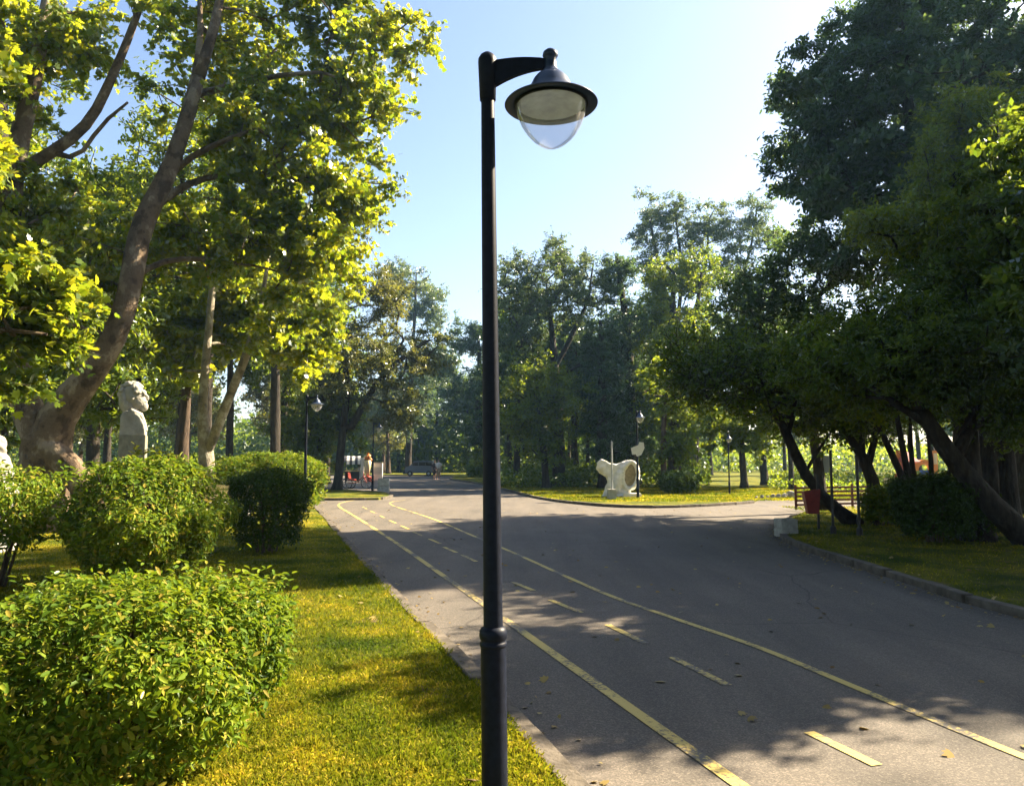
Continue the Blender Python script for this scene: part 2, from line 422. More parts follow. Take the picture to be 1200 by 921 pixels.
    def chain(i):
        c = [i]
        while kids[c[-1]]:
            nx = max(kids[c[-1]], key=lambda k: (lim[k] is not None, cnt[k])); c.append(nx)
        return c
    stack = [0]
    starts = [0]+[i for i in range(n)]
    for s in starts:
        if done[s]: continue
        c = chain(s); c2 = []
        for i in c:
            if done[i]: break
            c2.append(i); done[i] = True
        pts = [pos[i] for i in c2]; rr = [rad[i] for i in c2]
        if par[s] >= 0 and s != 0:
            pts = [pos[par[s]]]+pts; rr = [min(rad[par[s]], rr[0]*1.25)]+rr
        if len(pts) < 2: continue
        sg = max(14, seg*2) if max(rr) > .1 else (seg if max(rr) > .03 else 3)
        tube(bm, pts, rr, sg, cap=max(rr) > .05, rough=.07 if max(rr) > .07 else 0)
    if root:       # flare at the foot
        for k in range(7):
            a = 2*math.pi*k/7+random.uniform(-.3, .3); L = root*random.uniform(1.3, 2.0)
            tube(bm, [(0, 0, root*1.7), (math.cos(a)*root*.55, math.sin(a)*root*.55, root*.8), (math.cos(a)*L, math.sin(a)*L, -.06)], [root*.62, root*.45, root*.16], 7)
    t0 = thing(name, label, cat, base, 0, group)
    fin('trunk', bm, bmat, t0, smooth=True)
    # leaves
    SA = np.array(SA); SB = np.array(SB); wgt = g.random(len(SA))**.7; per = g.choice(len(SA), nleaf, p=wgt/wgt.sum()); tt = g.uniform(.12, 1.08, nleaf)[:, None]
    lp = SA[per]*(1-tt)+SB[per]*tt+g.normal(size=(nleaf, 3))*np.array([1, 1, .6])*max(leaf*.45, spread*.16)
    cen = SA.mean(0)
    pn = g.normal(size=(len(SA), 3))*.55
    nr = g.normal(size=(nleaf, 3))*.5+pn[per]+np.array([0, 0, up])+unit(lp-cen)*.25
    lp[:, 2] = np.maximum(lp[:, 2], .25)
    me = leafmesh('crown', lp, nr, leaf*g.uniform(.6, 1.25, nleaf), tpl)
    link('crown', me, lmat, t0)
    return t0
def B(px, py, D, rx, ry, rd, w=1):
    """ellipsoid of foliage given in photo pixels at depth D, real depth radius rd"""
    k = D/FPX
    return (P(px, py, D), (rx*k, rd, ry*k), w)
def L(pts, D, r0, r1, base=None, dD=0):
    """limb through photo pixels at depth D"""
    n = len(pts); p = [P(a, b, D+dD*i/(n-1)) for i, (a, b) in enumerate(pts)]
    if base is not None: p[0] = Vector(base)
    return (p, [r0+(r1-r0)*i/(n-1) for i in range(n)])
def foot(px, D, z=LZ-.05): 
    p = P(px, 540, D); return Vector((p.x, D, z))

# ==================================================================== SETTING
GRD = []
def sheet(name, poly, z, mat):
    bm = bmesh.new(); bm.faces.new([bm.verts.new((p[0], p[1], z)) for p in poly])
    return tag(fin(name, bm, mat), kind='structure')
sheet('ground', [(-190, -60), (190, -60), (190, 240), (-190, 240)], -.03, M['lawn'])
sheet('road', [(-75, -25), (60, -25), (75, 96), (-75, 96)], 0, M['asphalt'])

def catmull(pts, n=6):
    pts = [Vector(p) for p in pts]; out = []
    for i in range(len(pts)-1):
        p0, p1, p2, p3 = pts[max(i-1, 0)], pts[i], pts[i+1], pts[min(i+2, len(pts)-1)]
        for k in range(n):
            t = k/n
            out.append(.5*((2*p1)+(p2-p0)*t+(2*p0-5*p1+4*p2-p3)*t*t+(3*p1-p0-3*p2+p3)*t**3))
    out.append(pts[-1]); return out
def offs(path, d):
    out = []
    for i, a in enumerate(path):
        t = (path[min(i+1, len(path)-1)]-path[max(i-1, 0)]); t = Vector((t.x, t.y, 0)).normalized(); out.append(Vector((a.x-t.y*d, a.y+t.x*d, 0)))
    return out
def slab(name, poly, top=LZ):
    bm = bmesh.new(); prism(bm, poly, -.05, top); return tag(fin(name, bm, M['lawn']), kind='structure')
def resample(path, step):
    out = [path[0].copy()]; acc = 0
    for a, b in zip(path, path[1:]):
        Ls = (b-a).length; t = step-acc
        while t <= Ls:
            out.append(a.lerp(b, t/Ls)); t += step
        acc = (acc+Ls) % step
    out.append(path[-1].copy()); return out
def kerb(path, w=.13, top=.096, stone=1.0, side=1):
    bm = bmesh.new(); rs = random.Random(len(path))
    pts = resample([Vector((p[0], p[1], 0)) for p in path], stone)
    for a, b in zip(pts, pts[1:]):
        if (b-a).length < .05: continue
        d = (b-a).normalized(); nrm = Vector((-d.y, d.x, 0))*side
        a2 = a+d*.011; b2 = b-d*.011; j = rs.uniform(-.014, .014); h = top+rs.uniform(-.012, .008); tl = rs.uniform(-.008, .008)
        q = [a2+nrm*j, b2+nrm*(j+rs.uniform(-.006, .006)), b2+nrm*(w+j), a2+nrm*(w+j)]
        lo = [bm.verts.new((p.x, p.y, -.06)) for p in q]; hi = [bm.verts.new((p.x, p.y, h+(tl if i in (1, 2) else 0))) for i, p in enumerate(q)]
        bm.faces.new(lo[::-1]); bm.faces.new(hi)
        for k in range(4): bm.faces.new((lo[k], lo[(k+1) % 4], hi[(k+1) % 4], hi[k]))
    bmesh.ops.bevel(bm, geom=[e for e in bm.edges], offset=.008, segments=1, affect='EDGES')
    return tag(fin('kerb', bm, M['kerbstone']), kind='structure')

KL = [G(x, y, .1) for x, y in [(693, 921), (645, 868), (600, 820), (550, 768), (480, 703), (440, 663), (405, 628), (385, 606), (371, 592)]]
KL[0:0] = [Vector((3.4, -8, .1)), Vector((1.55, 0, .1))]
endp = KL[-1]
KL += [Vector((endp.x-.7, endp.y+2.2, .1)), Vector((endp.x-3.5, endp.y+3.6, .1)), Vector((-40, endp.y+5, .1))]
KLs = catmull(KL, 8)
slab('lawn', [(p.x, p.y) for p in offs(KLs, .07)]+[(-180, 40), (-180, -50), (3, -50)])
kerb(KLs, side=1)
# strip with the second street lamp and the concrete bin
isl = [G(-400, 583, .1), G(200, 583.5, .1), G(400, 583.5, .1), G(445, 583, .1), G(459, 581, .1), G(461, 578.5, .1), G(452, 576, .1), G(430, 574.5, .1), G(395, 572.5, .1), G(200, 571, .1), G(-400, 570, .1)]
isl = [Vector((p.x, p.y, 0)) for p in isl]
slab('lawn', [(p.x, p.y) for p in offs(isl, .07)]); kerb(isl, side=1)
# plaza far verge + the far lawn
KF = [(-75, 86), (-20, 86), (G(515, 559).x, 80)]+[tuple(G(x, y, .1))[:2] for x, y in [(528, 560.5), (560, 565.5), (590, 572), (615, 578.5), (645, 584), (680, 588), (720, 591), (770, 592), (820, 590.5), (860, 588.5), (884, 586.5)]]
KFs = catmull([Vector((p[0], p[1], 0)) for p in KF], 5)
e = KFs[-1]
tail = [Vector((e.x+1.2, e.y+3, 0)), Vector((e.x+6, e.y+4, 0)), Vector((75, e.y+6, 0))]
slab('lawn', [(p.x, p.y) for p in offs(KFs, .08)+tail]+[(180, 40), (180, 230), (-180, 230), (-180, 86)])
kerb(KFs, side=1, w=.16)
# lawn under the trees beside the road
KR = [Vector((5.2, -30, 0)), Vector((6.3, 0, 0))]+[G(x, y, .1) for x, y in [(1200, 714), (1100, 686), (1010, 659), (950, 641), (918, 628), (908, 617), (914, 609), (938, 598)]]
KR = [Vector((p.x, p.y, 0)) for p in KR]
KRs = catmull(KR, 6)
e2 = KRs[-1]
slab('lawn', [(p.x, p.y) for p in offs(KRs, -.07)]+[(e2.x+3, e2.y+1.2), (75, e2.y+3), (180, e2.y+3), (180, -50), (5, -50)])
kerb(KRs, side=-1)

# painted lines
def ribbon(bm, pts, w, z=.005):
    pts = [Vector((p[0], p[1], 0)) for p in pts]; vs = []
    for i, p in enumerate(pts):
        t = (pts[min(i+1, len(pts)-1)]-pts[max(i-1, 0)]).normalized(); nrm = Vector((-t.y, t.x, 0))
        vs.append((bm.verts.new((p.x+nrm.x*w/2, p.y+nrm.y*w/2, z)), bm.verts.new((p.x-nrm.x*w/2, p.y-nrm.y*w/2, z))))
    for a, b in zip(vs, vs[1:]): bm.faces.new((a[0], a[1], b[1], b[0]))
Lpx = [(868, 921), (815, 883.5), (760, 845), (705, 806), (650, 767), (595, 728), (550, 696), (510, 668), (470, 640), (435, 617), (411, 602), (398, 594), (398, 590), (410, 587), (430, 584.5)]
Rpx = [(1260, 909), (1200, 887), (1100, 846), (1000, 804.5), (890, 759), (800, 728), (720, 700), (660, 674), (600, 647), (550, 626), (510, 609), (480, 599), (462, 593), (457, 590), (460, 588), (475, 586)]
bm = bmesh.new()
lp = [G(x, y) for x, y in Lpx]; d0 = (lp[0]-lp[1])
ribbon(bm, catmull([lp[0]+d0*k for k in (5, 4, 3, 2, 1)]+lp, 6), .088)
rp = [G(x, y) for x, y in Rpx]; d0 = (rp[0]-rp[1])
ribbon(bm, catmull([rp[0]+d0*k for k in (5, 4, 3, 2, 1)]+rp, 6), .075)
dash = [((948, 858), (1028, 897)), ((787, 770), (853, 803)), ((712, 732), (757, 754)), ((645, 703), (681, 718)), ((601, 682), (625, 692)), ((541, 650), (558, 658)), ((520, 641), (535, 647.5)), ((503, 631.5), (516, 637)), ((484, 623), (495, 628)), ((470, 616), (479, 620)), ((456, 609.5), (464, 613)), ((445, 604), (451, 607)), ((434, 598.5), (440, 601.5)), ((425, 594), (430, 596.5))]
for a, b in dash: ribbon(bm, [G(*a), G(*b)], .072)
tag(fin('road_marking', bm, M['road_paint']), kind='structure')

# ==================================================================== GRASS
def inside_left(x, y):
    xs = np.array([p.x for p in KLs]); ys = np.array([p.y for p in KLs]); o = np.argsort(ys[:-12])
    return x < np.interp(y, ys[:-12][o], xs[:-12][o])-.09
def grass(name, n, x0, x1, y0, y1, test, hgt, wid, label, power=1.6):
    y = y0*(y1/y0)**rng.random(n) if power else rng.uniform(y0, y1, n)
    x = rng.uniform(-1, 1, n)
    x = (x0+x1)/2+x*(x1-x0)/2
    if power: x = x*(y/y1)         # narrower close to the lens: even coverage of what can be seen
    k = test(x, y); x, y = x[k], y[k]; n = len(x)
    s = 1+np.minimum(y, 40)*.05
    h = hgt*rng.uniform(.4, 1.3, n)*(1+.25*(s-1)); w = wid*rng.uniform(.6, 1.3, n)*s
    a = rng.uniform(0, 2*np.pi, n); ln = rng.uniform(.1, .9, n); b = a+rng.uniform(.8, 2.3, n)
    co = np.zeros((n, 4, 3)); ca, sa = np.cos(a), np.sin(a)
    co[:, 0, 0] = x-ca*w; co[:, 0, 1] = y-sa*w; co[:, 1, 0] = x+ca*w; co[:, 1, 1] = y+sa*w
    lx, ly = np.cos(b)*ln*h, np.sin(b)*ln*h
    co[:, 2, 0] = x+ca*w*.6+lx*.45; co[:, 2, 1] = y+sa*w*.6+ly*.45; co[:, 2, 2] = h*.6
    co[:, 3, 0] = x+lx*1.1; co[:, 3, 1] = y+ly*1.1; co[:, 3, 2] = h*(1-.35*ln)
    co[:, :, 2] += LZ-.003
    me = bpy.data.meshes.new(name); me.vertices.add(n*4); me.vertices.foreach_set('co', co.astype('f').ravel())
    idx = np.arange(n*4).astype('i'); me.loops.add(n*4); me.loops.foreach_set('vertex_index', idx)
    me.polygons.add(n); me.polygons.foreach_set('loop_start', np.arange(0, n*4, 4).astype('i')); me.update(calc_edges=True)
    return tag(link(name, me, M['blade']), label, 'grass', kind='stuff')
grass('grass', 330000, -17, 3, 3.0, 22, inside_left, .032, .0021, 'sunlit yellow green mown grass beside the road')
def inside_right(x, y):
    xs = np.array([p.x for p in KRs]); ys = np.array([p.y for p in KRs]); o = np.argsort(ys)
    return x > np.interp(y, ys[o], xs[o])+.16
grass('grass', 90000, 5, 22, 8, 26, inside_right, .035, .004, 'shaded short grass under the leaning trees', power=0)
def inside_far(x, y):
    xs = np.array([p.x for p in KFs[10:]]); ys = np.array([p.y for p in KFs[10:]])
    return y > np.interp(x, xs, ys)+.25
grass('grass', 60000, -3, 16, 29, 44, inside_far, .05, .006, 'bright grass verge around the white sculpture', power=0)

# taller tufts along the kerb and here and there in the lawn
def tufts():
    cs = []
    ks = resample([Vector((k.x, k.y, 0)) for k in KLs if 2.5 < k.y < 16], .09)
    for k in ks:
        if rng.random() < .55: cs.append((k.x-.14-abs(rng.normal())*.03, k.y, rng.uniform(.3, 1)))
    for _ in range(260):
        y = rng.uniform(3.4, 12); x = rng.uniform(-.62*y, 0)
        if inside_left(np.array([x]), np.array([y]))[0]: cs.append((x, y, rng.uniform(.4, 1.1)))
    V, n_ = [], 0
    for x, y, k in cs:
        for _ in range(int(14*k)+4):
            a, l = rng.uniform(0, 6.28), rng.uniform(.03, .075)*k; ln = rng.uniform(.2, .8)*l; bx, by = x+rng.normal()*.015, y+rng.normal()*.015
            w_ = .0022; ca, sa = math.cos(a), math.sin(a); V += [(bx-sa*w_, by+ca*w_, LZ), (bx+sa*w_, by-ca*w_, LZ), (bx+ca*ln*.4+sa*w_*.6, by+sa*ln*.4-ca*w_*.6, LZ+l*.65), (bx+ca*ln, by+sa*ln, LZ+l)]; n_ += 1
    me = bpy.data.meshes.new('grass'); me.vertices.add(n_*4); me.vertices.foreach_set('co', np.array(V, 'f').ravel())
    me.loops.add(n_*4); me.loops.foreach_set('vertex_index', np.arange(n_*4).astype('i')); me.polygons.add(n_); me.polygons.foreach_set('loop_start', np.arange(0, n_*4, 4).astype('i')); me.update(calc_edges=True)
    tag(link('grass', me, M['blade']), 'longer grass tufts standing along the kerb and in the lawn', 'grass', kind='stuff')
tufts()

# fallen leaves and litter
n = 420
xx = rng.uniform(-6, 9, n); yy = rng.uniform(3.5, 26, n)
zz = np.where(inside_left(xx, yy) | inside_right(xx, yy), LZ+.025, .012)
nr = rng.normal(size=(n, 3))*.25+np.array([0, 0, 1])
ks = resample([Vector((k.x, k.y, 0)) for k in KLs if 2.5 < k.y < 30], .12)+resample([Vector((k.x, k.y, 0)) for k in KRs if 3 < k.y < 20], .05)
kx = np.array([k.x for k in ks]); ky = np.array([k.y for k in ks]); sgn = np.where(kx > 4.5, -1, 1)
xx = np.concatenate([xx, kx+sgn*(.03+np.abs(rng.normal(size=len(ks)))*.12)]); yy = np.concatenate([yy, ky]); zz = np.concatenate([zz, np.full(len(ks), .012)])
n2 = len(xx); nr = rng.normal(size=(n2, 3))*.25+np.array([0, 0, 1]); sz = rng.uniform(.03, .08, n2); sz[n:] *= .6
me = leafmesh('fallen_leaves', np.stack([xx, yy, zz], 1), nr, sz, 'lobed')
M['dry_leaf'] = leafmat('dry_leaf', [(.16, .09, .03), (.30, .22, .08), (.42, .34, .15)], [(.3, .2, .05), (.4, .3, .08)], .2)
tag(link('fallen_leaves', me, M['dry_leaf']), 'dry brown leaves scattered on grass and asphalt', 'leaves', kind='stuff')

# ==================================================================== HEDGES
def bush(label, c, rx, ry, h, n, leaf, mat, seed, waist=.62, group=None, stems=12, lift=.12, square=2.6, top_round=.35, name='clipped_bush', cat='bush', tpl='oval', depth=.16, wob=.095, rz=0, pw=.7):
    g = np.random.default_rng(seed); base = Vector((c[0], c[1], LZ))
    def surf(th, t):
        # t 0 foot .. 1 rim, 1..2 top surface
        side = t <= 1
        prof = np.where(side, waist+(1-waist)*np.clip(t, 0, 1)**pw, 2-t)
        k = (np.abs(np.cos(th))**square+np.abs(np.sin(th))**square)**(-1/square)
        rnd = np.where(side, 1-top_round*.25*np.clip((t-.75)/.25, 0, 1)**2, (1-top_round*.25)*(2-t)/np.maximum(2-t, 1e-6))
        r = prof*k*rnd
        wv = 1+wob*np.sin(3*th+seed)+wob*.7*np.sin(7*th+t*5+seed*2)+wob*.5*np.sin(13*th-t*9)
        x = rx*r*np.cos(th)*wv; y = ry*r*np.sin(th)*wv
        zt = h*(1-top_round*.5*np.clip(2-t, 0, 1)**3)
        zs = lift+(h*(1-top_round*.5)-lift)*np.clip(t, 0, 1)
        z = np.where(side, zs, zt)+wob*.5*h*(np.sin(x*5+seed)*np.cos(y*4.3+seed)+.4*np.sin(x*13+y*11))*np.clip(t, 0, 1)
        return np.stack([x, y, z], 1)
    aside = 2*np.pi*(rx+ry)/2*h; atop = np.pi*rx*ry
    ns = int(n*aside/(aside+atop)); nt_ = n-ns
    th = g.uniform(0, 2*np.pi, n); t = np.concatenate([g.random(ns)**.85, 2-np.sqrt(g.random(nt_))])
    q = surf(th, t); e = 1e-2
    du = surf(th+e, t)-q; dv = surf(th, np.where(t > 1, t-e, t+e))-q
    dv = np.where((t > 1)[:, None], -dv, dv)
    nr = unit(np.cross(du, dv)); cen = np.array([0, 0, h*.5]); sg = np.sign((nr*(q-cen)).sum(1)); nr *= sg[:, None]
    clump = np.sin(q[:, 0]*19+seed)*np.sin(q[:, 1]*17+seed*2)*np.sin(q[:, 2]*21+seed*3)+.7*np.sin(q[:, 0]*33+q[:, 2]*9)*np.sin(q[:, 1]*29-q[:, 2]*31)
    dep = g.exponential(depth*.45, n)-depth*.15+.11*np.clip(-clump, -.4, 1.2)*min(1, depth/.2)
    q = q-nr*dep[:, None]+g.normal(size=(n, 3))*leaf*.25
    q[:, 2] = np.maximum(q[:, 2], .04)
    if rz:
        cr, sr = math.cos(rz), math.sin(rz); q[:, :2] = q[:, :2]@np.array([[cr, sr], [-sr, cr]]); nr[:, :2] = nr[:, :2]@np.array([[cr, sr], [-sr, cr]])
    root = thing(name, label, cat, base, 0, group)
    me = leafmesh('foliage', q, nr*.75+g.normal(size=(n, 3))*.5+np.array([0, 0, .35]), leaf*g.uniform(.4, 1.5, n), tpl)
    link('foliage', me, mat, root)
    rr = random.Random(seed); bm = bmesh.new()
    for i in range(stems):
        a = rr.uniform(0, 6.28); k = rr.uniform(.1, .8)
        p0 = Vector((rx*k*.35*math.cos(a), ry*k*.35*math.sin(a), -.03)); p2 = Vector((rx*k*math.cos(a), ry*k*math.sin(a), h*rr.uniform(.7, .92)))
        p1 = p0.lerp(p2, .5)+Vector((0, 0, .1*h))
        if rz:
            mz = Matrix.Rotation(rz, 3, 'Z'); p0, p1, p2 = mz@p0, mz@p1, mz@p2
        tube(bm, [p0, p1, p2], [.014, .010, .004], 5)
        for _ in range(5):
            s = p1.lerp(p2, rr.random()); d = Vector((rr.gauss(0, 1), rr.gauss(0, 1), rr.uniform(.2, 1.2)))*.12
            tube(bm, [s, s+d], [.005, .002], 3)
    fin('stem', bm, M['bark_brown'], root)
    return root
def sprigs(root, base, pts, mat, leaf=.06, seed=3, hgt=.25, n=10):
    """young shoots rising out of a clipped top"""
    g = np.random.default_rng(seed); bm = bmesh.new(); P_, N_ = [], []
    for x, y, z in pts:
        h = hgt*g.uniform(.5, 1.3); lx, ly = g.normal(size=2)*.25*h
        tube(bm, [(x, y, z), (x+lx*.5, y+ly*.5, z+h*.6), (x+lx, y+ly, z+h)], [.003, .0025, .0015], 3)
        for k in range(n):
            t = k/n; P_.append((x+lx*t, y+ly*t, z+h*t)); a = k*2.4
            N_.append((math.cos(a)*.5, math.sin(a)*.5, .8))
    me = leafmesh('shoot_leaves', np.array(P_), np.array(N_), leaf*g.uniform(.7, 1.2, len(P_)), 'oval')
    bm.free(); link('foliage', me, mat, root)

b1 = bush('low clipped bush with brown tinged leaves, bottom corner beside the lamp post lawn', (-2.02, 4.12), .80, .90, .84, 42000, .040, M['hedge_leaf'], 11, waist=.74, stems=26, depth=.2, top_round=.45)
sprigs(b1, None, [(rng.uniform(-.66, .66), rng.uniform(-.7, .75), .76) for _ in range(130)], M['hedge_leaf'], .05, 5, .14, 7)
b2 = bush('tall bright rounded bush directly before the carved stone bust', (P(170, 600, 9.9).x, 9.9), .98, 1.25, 1.50, 34000, .060, M['hedge_leaf'], 12, waist=.48, stems=26, top_round=.75, depth=.24, pw=1.1)
sprigs(b2, None, [(rng.uniform(-.9, .9), rng.uniform(-1.0, .9), 1.3) for _ in range(60)], M['hedge_leaf'], .08, 6, .2, 8)
b3 = bush('dark green clipped bush next to the second street lamp', (P(313, 600, 13.0).x, 13.0), .64, .62, 1.33, 15000, .05, M['hedge_dark'], 13, waist=.62, stems=14, top_round=.2)
b4 = bush('sparse bush with bare lower stems before the twisted plane tree', (P(-12, 600, 9.3).x, 9.3), (.66), .85, 1.42, 8500, .06, M['hedge_leaf'], 14, waist=.55, lift=.45, stems=34, top_round=.25, depth=.35)
b5 = bush('long yellow green hedge behind the street lamp and the dark bush', (P(318, 560, 25).x, 25.0), 1.62, 1.3, 1.72, 22000, .085, M['hedge_leaf'], 15, waist=.85, stems=16, square=3.5)
b6 = bush('almost black round bush beneath the multi stemmed tree by the road', (P(1092, 600, 14.6).x, 14.6), .72, .7, 1.18, 14000, .055, M['hedge_dark'], 16, waist=.6, stems=14, top_round=.2)
b7 = bush('dark ragged bush between the leaning trunks', (P(1040, 600, 18.0).x, 18.4), .36, .5, .85, 4500, .07, M['hedge_leaf'], 17, waist=.7, stems=10, wob=.15, depth=.3)
b8 = bush('sunlit leafy bush behind the black round bush', (P(1112, 580, 20).x, 20.5), 1.3, .8, 1.15, 9000, .08, M['hedge_leaf'], 18, waist=.8, stems=10, wob=.14, depth=.3)
b9 = bush('low dark bush at the foot of the thick upright trunk', (P(1160, 620, 14).x, 15.2), .9, .8, .8, 6000, .07, M['hedge_dark'], 19, waist=.7, stems=10, wob=.18, depth=.4)
b10 = bush('dark bush on the verge beside the white sculpture', (P(800, 575, 35).x, 36.0), .9, .8, 1.0, 4000, .12, M['hedge_dark'], 20, waist=.7, stems=8, wob=.15, depth=.3)
b11 = bush('clipped pyramid bush on the far verge behind the road', (P(560, 553, 70).x, 72.0), 1.0, 1.0, 2.6, 3000, .2, M['mid_leaf'], 21, waist=1.0, stems=8, top_round=1.2, depth=.3)

def weed(px, py, D, h, seed, label):
    base = P(px, py, D); root = thing('tall_weed', label, 'plant', base); r = random.Random(seed)
    bm = bmesh.new(); P_, N_ = [], []
    for k in range(3):
        dx, dy = r.uniform(-.08, .08), r.uniform(-.06, .06); hh = h*r.uniform(.7, 1)
        tube(bm, [(dx*.3, dy*.3, -1.2), (dx, dy, 0), (dx*1.6, dy, hh)], [.006, .005, .002], 4)
        for j in range(16):
            t = j/16; P_.append((dx*(1+.6*t), dy, hh*t)); a = j*2.1; N_.append((math.cos(a)*.5, math.sin(a)*.5, .6))
    fin('stem', bm, M['bark_brown'], root)
    me = leafmesh('foliage', np.array(P_), np.array(N_), np.array([.17*(1-.6*(j % 16)/16) for j in range(len(P_))]), 'oval'); link('foliage', me, M['yellow_leaf'], root)
weed(163, 552, 10.6, .42, 1, 'tall leafy weed sprouting above the bush before the bust pedestal')
weed(187, 550, 10.8, .38, 2, 'broad leaved weed sprouting beside the bust pedestal')

# ==================================================================== STREET LAMPS
def street_lamp(label):
    """origin at the foot; arm points to +x"""
    t = thing('street_lamp', label, 'street lamp', group='black park street lamps with clear bowls')
    H = 3.67
    bm = bmesh.new(); lathe(bm, [(.047, .76), (.045, 1.2), (.039, 2.4), (.034, H-.20)], 32); fin('pole', bm, M['pole_paint'], t, True)
    bm = bmesh.new(); lathe(bm, [(.067, -.12), (.067, .02), (.064, .03), (.062, .08), (.0615, .50), (.061, .715)], 32); fin('lower_sleeve', bm, M['pole_paint'], t, True)
    bm = bmesh.new(); lathe(bm, [(.055, .705), (.064, .712), (.0665, .722), (.063, .733), (.058, .737), (.0645, .748), (.068, .765), (.066, .785), (.058, .80), (.047, .806)], 32); fin('collar', bm, M['pole_paint'], t, True)
    bm = bmesh.new(); lathe(bm, [(.036, H-.235), (.041, H-.232), (.048, H-.03), (.047, H-.012), (.036, H+.008), (.018, H+.022), (0, H+.026)], 32); fin('pole_cap', bm, M['pole_paint'], t, True)
    # arm: deep bracket tapering to the head
    bm = bmesh.new(); n = 12; up, dn = [], []
    for i in range(n+1):
        s = i/n; x = .03+.27*s; zt = H-.026+.010*math.sin(s*3.14)-.012*s; zb = H-.170+.080*math.sin(s*math.pi/2)**.8
        up.append((x, zt)); dn.append((x, zb))
    ol = up+dn[::-1]
    for y0, y1 in ((-.014, .014),):
        a = [bm.verts.new((x, y0, z)) for x, z in ol]; b = [bm.verts.new((x, y1, z)) for x, z in ol]; m_ = len(ol)
        bm.faces.new(a[::-1]); bm.faces.new(b)
        for k in range(m_): bm.faces.new((a[k], a[(k+1) % m_], b[(k+1) % m_], b[k]))
    fin('arm', bm, M['pole_paint'], t, bevel=.004)
    c = (.325, 0, 0)
    bm = bmesh.new(); z = H
    lathe(bm, [(0, z+.012), (.02, z+.010), (.036, z-.004), (.040, z-.022), (.034, z-.032), (.029, z-.04), (.031, z-.085), (.042, z-.105), (.058, z-.118), (.060, z-.124), (.072, z-.130), (.088, z-.15), (.105, z-.185), (.125, z-.222), (.150, z-.246), (.19, z-.262), (.232, z-.276), (.236, z-.281), (.232, z-.285), (.19, z-.279), (.172, z-.276)], 56, c)
    hd = fin('lamp_shade', bm, M['flare_blue_paint'], t, True)
    bm = bmesh.new(); lathe(bm, [(.172, z-.282), (.150, z-.262), (.10, z-.245), (.05, z-.238), (0, z-.237)], 48, c); fin('reflector', bm, M['bowl_interior'], hd, True)
    bm = bmesh.new()
    prof = [(.178*math.cos(a)**1.15 if a < 1.56 else 0, z-.284-.225*math.sin(a)**1.15) for a in [i*math.pi/2/14 for i in range(15)]]
    lathe(bm, [(.183, z-.279)]+prof, 48, c); fin('glass_bowl', bm, M['bowl'], hd, True)
    bm = bmesh.new(); lathe(bm, [(.174, z-.281), (.186, z-.281), (.186, z-.289), (.180, z-.291), (.174, z-.289)], 48, c); fin('rim', bm, M['pole_paint'], hd, True)
    return t
base = P(580, 930, 3.6); top = P(571, 62, 3.6)
lamp0 = street_lamp('tall black street lamp standing closest, arm and clear bowl against the sky')
lamp0.location = (base.x, 3.6, LZ); lamp0.scale = ((top.z-LZ)/3.69,)*3
lamp0.rotation_euler = (0, math.atan2(top.x-base.x, top.z-base.z), R(-8))
LS = (3.75-.08)/3.67
dup(lamp0, foot(358, 23.2, LZ), R(-6), label='black street lamp between the long hedge and the road edge')
dup(lamp0, foot(437, 39.5, LZ), R(-5), label='black street lamp beside the small concrete bin across the junction')
dup(lamp0, foot(747, 31.8, LZ), R(-75), scale=.97, label='slender street lamp behind the white sculpture carrying an arrow board')
dup(lamp0, foot(854, 35.0, LZ), R(-100), scale=.74, label='short street lamp with pale head beside the side path')

